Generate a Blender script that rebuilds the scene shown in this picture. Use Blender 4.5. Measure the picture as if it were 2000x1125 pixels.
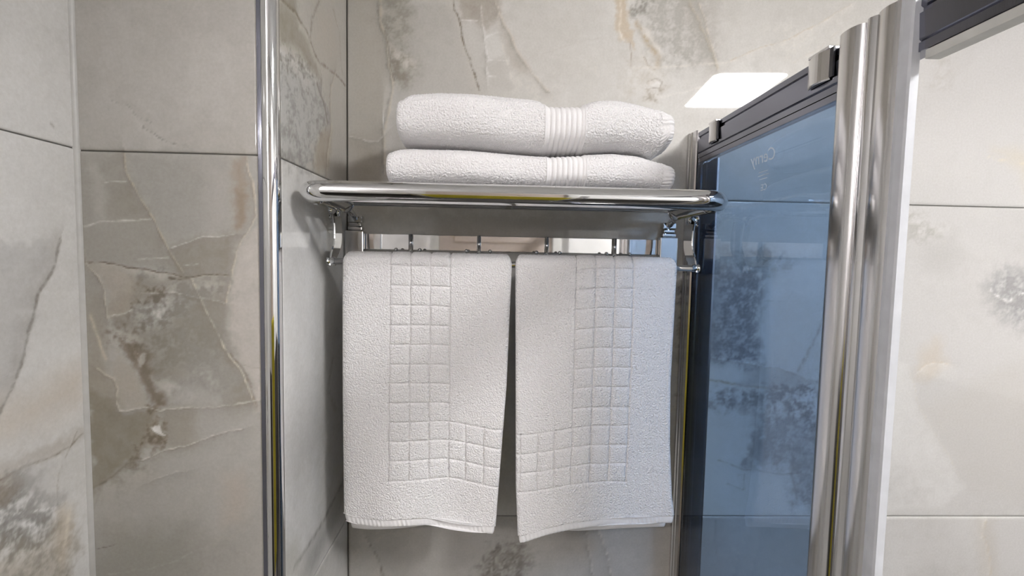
import bpy, math, random
import numpy as np
from mathutils import Vector, Matrix

for o in list(bpy.data.objects): bpy.data.objects.remove(o)
SC = bpy.context.scene
COL = SC.collection

# ------------------------------------------------------------------ camera
F = 946.0                                   # focal length in pixels of a 2000 px wide frame
def nrm(v):
    v = np.array(v, float); return v / np.linalg.norm(v)
_fw = nrm((-32, -62.5, F)); _dn = nrm((-289, 14465, F))
_dn = nrm(_dn - _fw * np.dot(_dn, _fw)); _rt = np.cross(_dn, _fw)
MW = np.array([_rt, _fw, -_dn])             # camera -> world
CAM = np.array((0.0, -0.8851, 1.55))
cd = bpy.data.cameras.new('camera'); cam = bpy.data.objects.new('camera', cd); COL.objects.link(cam)
cd.sensor_fit = 'HORIZONTAL'; cd.sensor_width = 36.0; cd.lens = F / 2000 * 36
cd.clip_start = 0.01
R3 = MW @ np.diag([1, -1, -1])
m4 = Matrix([[R3[i][j] for j in range(3)] + [CAM[i]] for i in range(3)] + [[0, 0, 0, 1]])
cam.matrix_world = m4
SC.camera = cam
# ------------------------------------------------------------------ world, exposure, light
w = bpy.data.worlds.new('world'); SC.world = w; w.use_nodes = True
w.node_tree.nodes['Background'].inputs[0].default_value = (0.8, 0.85, 1, 1)
w.node_tree.nodes['Background'].inputs[1].default_value = 0.2
vs = SC.view_settings
vs.view_transform = 'Standard'; vs.look = 'None'; vs.gamma = 1.0; vs.use_curve_mapping = False
vs.exposure = 0.0
PANEL_EMIT = 90.0                            # the ceiling light's diffuser (built below)
FILL_EMIT = 74.0                             # the added fill bar in an unseen nook, behind the viewer on the left
XN = -1.50                                   # far wall of that nook
YE = -0.80                                   # unseen end of the near left wall, set to shade the pillar from the fill
CEIL = 2.30
YR = -1.75                                   # wall behind the camera
XR = 1.92                                    # far wall of the shower

# ------------------------------------------------------------------ measuring helpers: a sighted point on a real plane
def ray(px, py): return MW @ np.array(((px - 1000) / F, (py - 562.5) / F, 1.0))
def aty(px, py, Y): r = ray(px, py); return CAM + r * (Y - CAM[1]) / r[1]
def atx(px, py, X): r = ray(px, py); return CAM + r * (X - CAM[0]) / r[0]

# ------------------------------------------------------------------ object helpers
def tag(o, label=None, cat=None, group=None, kind=None):
    if label: o['label'] = label
    if cat: o['category'] = cat
    if group: o['group'] = group
    if kind: o['kind'] = kind
    return o
def empty(name, loc=(0, 0, 0)):
    o = bpy.data.objects.new(name, None); COL.objects.link(o); o.location = loc
    o.empty_display_size = 0.05
    return o
def mesh_obj(name, verts, faces, mat, parent=None, smooth=True, colors=None):
    me = bpy.data.meshes.new(name)
    verts = np.asarray(verts, np.float32)
    if isinstance(faces, np.ndarray):
        n = len(faces)
        me.vertices.add(len(verts)); me.vertices.foreach_set('co', verts.ravel())
        me.loops.add(n * 4); me.loops.foreach_set('vertex_index', faces.astype(np.int32).ravel())
        me.polygons.add(n)
        me.polygons.foreach_set('loop_start', np.arange(0, n * 4, 4, dtype=np.int32))
        me.polygons.foreach_set('loop_total', np.full(n, 4, np.int32))
        me.update(calc_edges=True)
    else:
        me.from_pydata([tuple(map(float, v)) for v in verts], [], faces); me.update()
    me.validate()
    if smooth: me.polygons.foreach_set('use_smooth', np.ones(len(me.polygons), bool))
    if colors is not None:
        a = me.color_attributes.new('marble', 'FLOAT_COLOR', 'POINT')
        c = np.ones((len(verts), 4), np.float32); c[:, :3] = colors
        a.data.foreach_set('color', c.ravel())
    o = bpy.data.objects.new(name, me); COL.objects.link(o)
    if mat: me.materials.append(mat)
    if parent:
        o.parent = parent
        o.matrix_parent_inverse = Matrix.Translation(-Vector(parent.location))
    return o
def grid_faces(n, m, cu=False, cv=False):
    I = np.arange(n if cu else n - 1); J = np.arange(m if cv else m - 1)
    i, j = np.meshgrid(I, J, indexing='ij'); i2 = (i + 1) % n; j2 = (j + 1) % m
    return np.stack([i * m + j, i2 * m + j, i2 * m + j2, i * m + j2], -1).reshape(-1, 4)
def box_data(x0, x1, y0, y1, z0, z1, b=0.0):
    """box with chamfered edges"""
    if b <= 0:
        v = [(x, y, z) for x in (x0, x1) for y in (y0, y1) for z in (z0, z1)]
        f = [(0, 1, 3, 2), (4, 6, 7, 5), (0, 4, 5, 1), (2, 3, 7, 6), (0, 2, 6, 4), (1, 5, 7, 3)]
        return v, f
    import bmesh
    bm = bmesh.new(); vv, ff = box_data(x0, x1, y0, y1, z0, z1)
    bv = [bm.verts.new(p) for p in vv]
    for f in ff: bm.faces.new([bv[i] for i in f])
    bmesh.ops.bevel(bm, geom=list(bm.edges), offset=b, segments=2, profile=0.5, affect='EDGES')
    bm.verts.index_update()
    v = [tuple(p.co) for p in bm.verts]; f = [tuple(q.index for q in fc.verts) for fc in bm.faces]
    bm.free(); return v, f
def box(name, x0, x1, y0, y1, z0, z1, mat, parent=None, b=0.0):
    v, f = box_data(x0, x1, y0, y1, z0, z1, b)
    return mesh_obj(name, v, f, mat, parent, smooth=False)
def tube_data(path, r, seg=20, closed=False):
    P = np.array(path, float); n = len(P); r = np.broadcast_to(np.asarray(r, float), (n,))
    V = []; up = None
    for k in range(n):
        if closed: t = P[(k + 1) % n] - P[k - 1]
        else: t = P[min(k + 1, n - 1)] - P[max(k - 1, 0)]
        t = t / np.linalg.norm(t)
        if up is None:
            up = np.array((0, 0, 1.0)) if abs(t[2]) < 0.9 else np.array((1.0, 0, 0))
        a = up - t * np.dot(up, t); a /= np.linalg.norm(a); up = a; b = np.cross(t, a)
        for j in range(seg):
            g = 2 * math.pi * j / seg
            V.append(P[k] + r[k] * (a * math.cos(g) + b * math.sin(g)))
    Fc = [tuple(q) for q in grid_faces(n, seg, closed, True)]
    if not closed:
        Fc.append(tuple(range(seg))[::-1]); Fc.append(tuple(range((n - 1) * seg, n * seg)))
    return V, Fc
def tube(name, path, r, mat, parent=None, seg=20, closed=False):
    v, f = tube_data(path, r, seg, closed)
    return mesh_obj(name, v, f, mat, parent)
def extrude_profile(name, pts, z0, z1, mat, parent=None, smooth=False, bev=0.0):
    """closed outline in (x, y) pulled from z0 to z1; the outline is slightly drawn in at both ends"""
    P = np.array(pts, float); n = len(P); c = P.mean(0)
    rows = []
    for z, s in ((z0, 0), (z1 - bev, 0), (z1, bev)):
        d = P - c; L = np.linalg.norm(d, axis=1, keepdims=True)
        Q = P - d / L * s
        rows += [(q[0], q[1], z) for q in Q]
    f = [tuple(q) for q in grid_faces(3, n, False, True)]
    f.append(tuple(range(n))[::-1]); f.append(tuple(range(2 * n, 3 * n)))
    o = mesh_obj(name, rows, f, mat, parent, smooth=smooth)
    if smooth:
        try: o.data.set_sharp_from_angle(angle=math.radians(40))
        except Exception: pass
    return o

# ------------------------------------------------------------------ noise in numpy
_rng = np.random.RandomState(7)
_PERM = _rng.permutation(512).astype(np.int64); _PERM = np.concatenate([_PERM, _PERM, _PERM])
_GA = _rng.rand(512) * 2 * np.pi
def perlin(x, y, seed=0):
    x = np.asarray(x, float) + seed * 17.31; y = np.asarray(y, float) + seed * 9.77
    xi = np.floor(x).astype(np.int64); yi = np.floor(y).astype(np.int64)
    fx = x - xi; fy = y - yi
    u = fx * fx * fx * (fx * (fx * 6 - 15) + 10); v = fy * fy * fy * (fy * (fy * 6 - 15) + 10)
    def g(ix, iy, dx, dy):
        h = _GA[_PERM[(_PERM[ix & 511] + (iy & 511))] & 511]
        return np.cos(h) * dx + np.sin(h) * dy
    n00 = g(xi, yi, fx, fy); n10 = g(xi + 1, yi, fx - 1, fy)
    n01 = g(xi, yi + 1, fx, fy - 1); n11 = g(xi + 1, yi + 1, fx - 1, fy - 1)
    return (n00 * (1 - u) + n10 * u) * (1 - v) + (n01 * (1 - u) + n11 * u) * v * 1.0
def fbm(x, y, f, octv=4, seed=0, gain=0.5):
    s = 0; a = 1.0; t = 0
    for k in range(octv):
        s = s + a * perlin(x * f, y * f, seed + k * 3); t += a; a *= gain; f *= 2.03
    return s / t * 1.6
def sstep(a, b, x):
    t = np.clip((x - a) / (b - a), 0, 1); return t * t * (3 - 2 * t)
def lin(c):
    c = np.asarray(c, float) / 255.0
    return np.where(c <= 0.04045, c / 12.92, ((c + 0.055) / 1.055) ** 2.4)

# ------------------------------------------------------------------ materials
def new_mat(name):
    m = bpy.data.materials.new(name); m.use_nodes = True
    nt = m.node_tree; b = nt.nodes['Principled BSDF']
    return m, nt, b
def setp(b, **k):
    for n, v in k.items():
        n = n.replace('_', ' ')
        if n in b.inputs: b.inputs[n].default_value = v
def noise(nt, scale, detail=3, rough=0.5, vec=None):
    n = nt.nodes.new('ShaderNodeTexNoise'); n.inputs['Scale'].default_value = scale
    n.inputs['Detail'].default_value = detail; n.inputs['Roughness'].default_value = rough
    if vec: nt.links.new(vec, n.inputs['Vector'])
    return n
def coords(nt):
    return nt.nodes.new('ShaderNodeNewGeometry').outputs['Position']
def ramp(nt, fac, stops):
    r = nt.nodes.new('ShaderNodeValToRGB'); e = r.color_ramp.elements
    while len(e) < len(stops): e.new(0.5)
    for q, (p, c) in zip(e, stops):
        q.position = p; q.color = (*c, 1)
    nt.links.new(fac, r.inputs[0]); return r
def mk_marble():
    m, nt, b = new_mat('onyx_tile')
    a = nt.nodes.new('ShaderNodeAttribute'); a.attribute_name = 'marble'
    pos = coords(nt)
    n = noise(nt, 260, 4, 0.65, pos)
    r = ramp(nt, n.outputs['Fac'], [(0.25, (0.93, 0.925, 0.91)), (0.75, (1.05, 1.05, 1.05))])
    mx = nt.nodes.new('ShaderNodeMix'); mx.data_type = 'RGBA'; mx.blend_type = 'MULTIPLY'
    mx.inputs[0].default_value = 1.0
    nt.links.new(a.outputs['Color'], mx.inputs[6]); nt.links.new(r.outputs[0], mx.inputs[7])
    nt.links.new(mx.outputs[2], b.inputs['Base Color'])
    setp(b, Roughness=0.025, IOR=1.5)
    return m
def mk_generic_marble(name, c0, c1, rough=0.04):
    m, nt, b = new_mat(name); pos = coords(nt)
    n = noise(nt, 2.2, 6, 0.6, pos); n.inputs['Distortion'].default_value = 0.8
    r = ramp(nt, n.outputs['Fac'], [(0.3, c0), (0.5, c1), (0.58, c0), (0.8, c1)])
    nt.links.new(r.outputs[0], b.inputs['Base Color']); setp(b, Roughness=rough, IOR=1.5)
    return m
def two_tone(m, z, low):
    """added dark lower part of the unseen walls, below height z"""
    nt = m.node_tree; b = nt.nodes['Principled BSDF']; src = b.inputs['Base Color'].links[0].from_socket
    sx = nt.nodes.new('ShaderNodeSeparateXYZ'); nt.links.new(coords(nt), sx.inputs[0])
    gt = nt.nodes.new('ShaderNodeMath'); gt.operation = 'GREATER_THAN'; gt.inputs[1].default_value = z
    nt.links.new(sx.outputs[2], gt.inputs[0])
    mx = nt.nodes.new('ShaderNodeMix'); mx.data_type = 'RGBA'
    nt.links.new(gt.outputs[0], mx.inputs[0]); mx.inputs[6].default_value = (*low, 1); nt.links.new(src, mx.inputs[7])
    nt.links.new(mx.outputs[2], b.inputs['Base Color'])
def mk_flat(name, col, rough=0.5, metal=0.0, vary=0.06, scale=60):
    m, nt, b = new_mat(name); pos = coords(nt); n = noise(nt, scale, 3, 0.5, pos)
    c = np.array(col)
    r = ramp(nt, n.outputs['Fac'], [(0.3, tuple(c * (1 - vary))), (0.7, tuple(np.minimum(c * (1 + vary), 1)))])
    nt.links.new(r.outputs[0], b.inputs['Base Color']); setp(b, Roughness=rough, Metallic=metal)
    return m
def mk_chrome(name, col=(0.72, 0.72, 0.72), rough=0.04):
    m, nt, b = new_mat(name); pos = coords(nt); n = noise(nt, 90, 2, 0.5, pos)
    mr = nt.nodes.new('ShaderNodeMapRange'); mr.inputs[3].default_value = rough * 0.7; mr.inputs[4].default_value = rough * 1.3
    nt.links.new(n.outputs['Fac'], mr.inputs[0]); nt.links.new(mr.outputs[0], b.inputs['Roughness'])
    setp(b, Base_Color=(*col, 1), Metallic=1.0)
    return m
def mk_brushed(name, col=(0.66, 0.65, 0.655), rough=0.17):
    m, nt, b = new_mat(name); pos = coords(nt)
    mp = nt.nodes.new('ShaderNodeMapping'); mp.inputs['Scale'].default_value = (1, 1, 0.012)
    nt.links.new(pos, mp.inputs[0]); n = noise(nt, 1800, 2, 0.5, mp.outputs[0])
    mr = nt.nodes.new('ShaderNodeMapRange'); mr.inputs[3].default_value = rough * 0.75; mr.inputs[4].default_value = rough * 1.25
    nt.links.new(n.outputs['Fac'], mr.inputs[0]); nt.links.new(mr.outputs[0], b.inputs['Roughness'])
    bp = nt.nodes.new('ShaderNodeBump'); bp.inputs['Strength'].default_value = 0.05; bp.inputs['Distance'].default_value = 0.0004
    nt.links.new(n.outputs['Fac'], bp.inputs['Height']); nt.links.new(bp.outputs[0], b.inputs['Normal'])
    setp(b, Base_Color=(*col, 1), Metallic=1.0)
    return m
def mk_terry(name, col, scale=520, dist=0.0016, strength=0.9):
    m, nt, b = new_mat(name); pos = coords(nt)
    n1 = noise(nt, scale, 2, 0.6, pos)
    v = nt.nodes.new('ShaderNodeTexVoronoi'); v.inputs['Scale'].default_value = scale * 0.8
    nt.links.new(pos, v.inputs['Vector'])
    ad = nt.nodes.new('ShaderNodeMath'); ad.operation = 'SUBTRACT'
    nt.links.new(n1.outputs['Fac'], ad.inputs[0]); nt.links.new(v.outputs['Distance'], ad.inputs[1])
    bp = nt.nodes.new('ShaderNodeBump'); bp.inputs['Strength'].default_value = strength; bp.inputs['Distance'].default_value = dist
    nt.links.new(ad.outputs[0], bp.inputs['Height']); nt.links.new(bp.outputs[0], b.inputs['Normal'])
    c = np.array(col)
    r = ramp(nt, n1.outputs['Fac'], [(0.3, tuple(c * 0.93)), (0.65, tuple(c))])
    nt.links.new(r.outputs[0], b.inputs['Base Color'])
    setp(b, Roughness=0.95, Sheen_Weight=0.15, Sheen_Roughness=0.5)
    b.inputs['Specular IOR Level'].default_value = 0.1
    return m
def mk_glass():
    m, nt, b = new_mat('blue_tinted_glass')
    nt.nodes.remove(b); out = nt.nodes['Material Output']
    tr = nt.nodes.new('ShaderNodeBsdfTransparent'); gl = nt.nodes.new('ShaderNodeBsdfGlossy')
    gl.inputs['Roughness'].default_value = 0.0; gl.inputs['Color'].default_value = (0.9, 0.93, 0.97, 1)
    pos = coords(nt); n = noise(nt, 6, 2, 0.5, pos)
    r = ramp(nt, n.outputs['Fac'], [(0.3, GLASS_T), (0.7, tuple(0.98 * c for c in GLASS_T))])
    nt.links.new(r.outputs[0], tr.inputs[0])
    fr = nt.nodes.new('ShaderNodeFresnel')
    gm = nt.nodes.new('ShaderNodeNewGeometry'); ir = nt.nodes.new('ShaderNodeMapRange')      # thin pane: same Fresnel on both faces
    ir.inputs[3].default_value = 1.5; ir.inputs[4].default_value = 1 / 1.5
    nt.links.new(gm.outputs['Backfacing'], ir.inputs[0]); nt.links.new(ir.outputs[0], fr.inputs[0])
    mx = nt.nodes.new('ShaderNodeMixShader')
    nt.links.new(fr.outputs[0], mx.inputs[0]); nt.links.new(tr.outputs[0], mx.inputs[1]); nt.links.new(gl.outputs[0], mx.inputs[2])
    nt.links.new(mx.outputs[0], out.inputs['Surface'])
    return m
GLASS_T = (0.485, 0.595, 0.735)
def mk_emit(name, col, s):
    m, nt, b = new_mat(name); pos = coords(nt); n = noise(nt, 3, 1, 0.5, pos)
    r = ramp(nt, n.outputs['Fac'], [(0.3, col), (0.7, tuple(0.98 * c for c in col))])
    nt.links.new(r.outputs[0], b.inputs['Emission Color'])
    setp(b, Emission_Strength=s, Base_Color=(0.9, 0.9, 0.9, 1)); return m

M = {}
M['marble'] = mk_marble()
M['grout'] = mk_flat('grey_grout', (0.16, 0.155, 0.14), 0.9)
M['room_tile'] = mk_generic_marble('room_tile', (0.72, 0.71, 0.70), (0.80, 0.79, 0.78))
two_tone(M['room_tile'], 1.06, (0.07, 0.065, 0.06))  # dark lower half put in to deepen chrome reflections and cut bounce light
M['floor'] = mk_generic_marble('floor_tile', (0.05, 0.047, 0.045), (0.08, 0.075, 0.07), 0.12)
M['ceiling'] = mk_flat('white_ceiling', (0.85, 0.85, 0.85), 0.7)
M['chrome'] = mk_chrome('polished_chrome')
M['chrome_dark'] = mk_chrome('dark_chrome', (0.42, 0.42, 0.43), 0.10)
M['brushed'] = mk_brushed('brushed_steel')
M['rail'] = mk_brushed('grey_aluminium', (0.20, 0.205, 0.245), 0.10)
M['stile'] = mk_brushed('dark_aluminium', (0.36, 0.36, 0.38), 0.2)
M['lip'] = mk_flat('pale_aluminium', (0.60, 0.60, 0.58), 0.35, 0.3)
M['seal'] = mk_flat('pale_plastic_seal', (0.50, 0.51, 0.54), 0.35)
M['silicone'] = mk_flat('white_silicone', (0.52, 0.51, 0.49), 0.4)
M['terry'] = mk_terry('white_terry', (0.88, 0.865, 0.868))
M['band'] = mk_terry('white_woven_band', (0.88, 0.865, 0.868), 1500, 0.0006, 0.5)
M['yellow'] = mk_terry('yellow_cloth', (0.72, 0.60, 0.06), 500)
M['glass'] = mk_glass()
M['etch'] = mk_flat('frosted_etching', (0.95, 0.95, 0.95), 0.6)
M['etch'].node_tree.nodes['Principled BSDF'].inputs['Alpha'].default_value = 0.25
M['black'] = mk_flat('black_rubber', (0.02, 0.02, 0.025), 0.5)
M['door'] = mk_flat('cream_door_paint', (0.62, 0.53, 0.48), 0.35)
M['frame_white'] = mk_flat('white_door_frame', (0.75, 0.74, 0.72), 0.35)
M['lamp'] = mk_emit('fill_bar_diffuser', (1.0, 0.95, 0.945), FILL_EMIT)
M['panel'] = mk_emit('lit_diffuser', (1.0, 0.99, 0.985), PANEL_EMIT)

# ------------------------------------------------------------------ onyx pattern: bands, patches and veins of the stone, and shade painted under the shelf
def seg_dist(U, V, pts):
    d = np.full(U.shape, 1e9)
    for (a, b), (c, e) in zip(pts[:-1], pts[1:]):
        dx, dy = c - a, e - b; L = dx * dx + dy * dy + 1e-12
        t = np.clip(((U - a) * dx + (V - b) * dy) / L, 0, 1)
        d = np.minimum(d, np.hypot(U - a - t * dx, V - b - t * dy))
    return d
def seg_side(U, V, pts):
    d = np.full(U.shape, 1e9); sd = np.zeros(U.shape)
    for (a, b), (c, e) in zip(pts[:-1], pts[1:]):
        dx, dy = c - a, e - b; L = dx * dx + dy * dy + 1e-12
        t = np.clip(((U - a) * dx + (V - b) * dy) / L, 0, 1)
        q = np.hypot(U - a - t * dx, V - b - t * dy); nr = q < d
        d = np.where(nr, q, d); sd = np.where(nr, np.sign((U - a) * dy - (V - b) * dx), sd)
    return d, sd
def inside(U, V, pts):
    r = np.zeros(U.shape, bool); n = len(pts)
    for k in range(n):
        (a, b), (c, e) = pts[k], pts[(k + 1) % n]
        if b == e: continue
        q = ((b > V) != (e > V)) & (U < (c - a) * (V - b) / (e - b) + a)
        r ^= q
    return r
def paint(U, V, feats, base, seed, cloud=5.0):
    shp = U.shape; U = U.ravel(); V = V.ravel()
    wu = 0.007 * fbm(U, V, 28, 3, seed) + 0.0022 * fbm(U, V, 130, 2, seed + 5)
    wv = 0.007 * fbm(U, V, 28, 3, seed + 40) + 0.0022 * fbm(U, V, 130, 2, seed + 45)
    Wu, Wv = U + wu, V + wv
    big = fbm(U + wu * 6, V + wv * 6, cloud, 4, seed + 11)
    fine = fbm(Wu, Wv, 60, 4, seed + 21)
    vfine = fbm(U, V, 190, 3, seed + 31)
    col = np.array(base, float)[None, :] + np.outer(big, (17, 18, 20)) + np.outer(fine, (5, 5, 5.4))
    streak = np.exp(-(big / 0.03) ** 2) * sstep(0.0, 0.5, fbm(U, V, 7, 2, seed + 71))
    col += np.outer(streak, (6, 5, 3))
    for ft in feats:
        k = ft['k']; pts = ft['p']
        a = np.array(pts); mg = ft.get('w', 0) * 4 + ft.get('s', 0) * 2 + 0.03
        sel = np.where((U > a[:, 0].min() - mg) & (U < a[:, 0].max() + mg) & (V > a[:, 1].min() - mg) & (V < a[:, 1].max() + mg))[0]
        if not len(sel): continue
        u, v = Wu[sel], Wv[sel]; c = np.array(ft['c'], float)
        if k == 'line':
            j = ft.get('j', 0.45)
            u2 = U[sel] + wu[sel] * j; v2 = V[sel] + wv[sel] * j
            d, sd = seg_side(u2, v2, pts); wd = ft['w'] * 0.74
            wd = wd * (1.0 + 0.7 * fine[sel]).clip(0.45, 1.6) if wd < 0.003 else wd
            al = ft['a'] * (0.66 + 0.8 * vfine[sel] + 0.7 * fine[sel] + 0.4 * big[sel]).clip(0.0, 1)
            mk = np.exp(-(d / wd) ** 2) * al
            if 'c2' in ft:                       # one flank of a healed crack is stained, fading away from it
                c2 = np.array(ft['c2'], float); c2 = np.where(c2.mean() > 170, c2, (c2 + np.array([150, 144, 132])) / 2)
                m2 = np.exp(-d / 0.011) * (sd > 0) * 0.44 * (0.7 + fine[sel]).clip(0, 1.2) + np.exp(-((d - wd * 1.4) / (wd * 0.8)) ** 2) * (sd > 0) * al * 0.45
                col[sel] += (c2 - col[sel]) * m2.clip(0, 1)[:, None]
            col[sel] += (c - col[sel]) * mk[:, None]
        else:
            d = seg_dist(u, v, pts + [pts[0]]); d = np.where(inside(u, v, pts), -d, d)
            s = ft['s'] * (1.9 if k == 'mottle' else 1.25); mk = sstep(s, -s, d + ft.get('r', 0.004) * (fine[sel] * 2.2 + 0.6 * vfine[sel]))
            al = ft['a'] * (0.85 + 0.5 * big[sel] + 0.35 * fine[sel]).clip(0.2, 1.15)
            if k == 'mottle':
                t = (0.5 + 0.9 * big[sel] + 1.3 * fine[sel] + 0.7 * vfine[sel]).clip(0, 1)
                cc = c[None, :] * (1 - t[:, None]) + np.array(ft['c2'], float)[None, :] * t[:, None]
                col[sel] += (cc - col[sel]) * (mk * al).clip(0, 1)[:, None]
            else:
                col[sel] += (c - col[sel]) * (mk * al).clip(0, 1)[:, None]
    lum = col @ np.array([0.3, 0.59, 0.11])
    col = lum[:, None] + 0.64 * (col - lum[:, None]) + np.array([0.5, 0, 0.8])
    return lin(np.clip(col, 8, 245)).reshape(shp + (3,))

def tile(parent, plane, u0, u1, v0, v1, res, feats, base, seed, gap=0.0008):
    """one ceramic slab: plane = ('y', value, sign) or ('x', value, sign); sign is the way it faces"""
    ax, val, sg = plane
    u0 += gap; u1 -= gap; v0 += gap; v1 -= gap; e = 0.0012
    def axis(a, b):
        n = max(2, int(round((b - a - 2 * e) / res)))
        c = np.concatenate([[a, a], np.linspace(a + e, b - e, n + 1), [b, b]])
        d = np.zeros(len(c)); d[0] = d[-1] = -0.008; d[1] = d[-2] = -0.0009
        return c, d
    cu, du = axis(u0, u1); cv, dv = axis(v0, v1)
    U, V = np.meshgrid(cu, cv, indexing='ij'); Dp = np.minimum(du[:, None], dv[None, :])
    col = paint(U, V, feats, base, seed)
    if ax == 'y': P = np.stack([U, np.full(U.shape, val) + sg * Dp, V], -1)
    else: P = np.stack([np.full(U.shape, val) + sg * Dp, U, V], -1)
    fc = grid_faces(*U.shape)
    if (ax == 'y' and sg > 0) or (ax == 'x' and sg < 0): fc = fc[:, ::-1]
    o = mesh_obj('tile', P.reshape(-1, 3), fc, M['marble'], parent, smooth=False, colors=col.reshape(-1, 3))
    return o

# feature tables; points were sighted in the photograph and lie on the wall's own plane
def onY(Y): return lambda p: [tuple(aty(x, y, Y)[[0, 2]]) for x, y in p]
def onX(X): return lambda p: [tuple(atx(x, y, X)[[1, 2]]) for x, y in p]
def L(cv, p, c, w=0.0016, a=0.8, c2=None, j=0.45):
    d = dict(k='line', p=cv(p), c=c, w=w, a=a, j=j)
    if c2: d['c2'] = c2
    return d
def B(cv, p, c, a=0.7, s=0.008, r=0.004): return dict(k='blob', p=cv(p), c=c, a=a, s=s, r=r)
def MT(cv, p, c, c2, a=0.8, s=0.008, r=0.006): return dict(k='mottle', p=cv(p), c=c, c2=c2, a=a, s=s, r=r)

XS, YP, XL = -0.2674, -0.280, -0.5025        # alcove side wall, pillar face, near left wall
G1, G2, G3 = 1.6600, 1.0600, 0.4600          # tile courses
G1S = 1.6660
CW = (226, 222, 212); TAN = (176, 160, 134); DKB = (120, 108, 92); CRM = (222, 214, 198); WHT = (232, 231, 227); GRY = (168, 166, 158)

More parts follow.
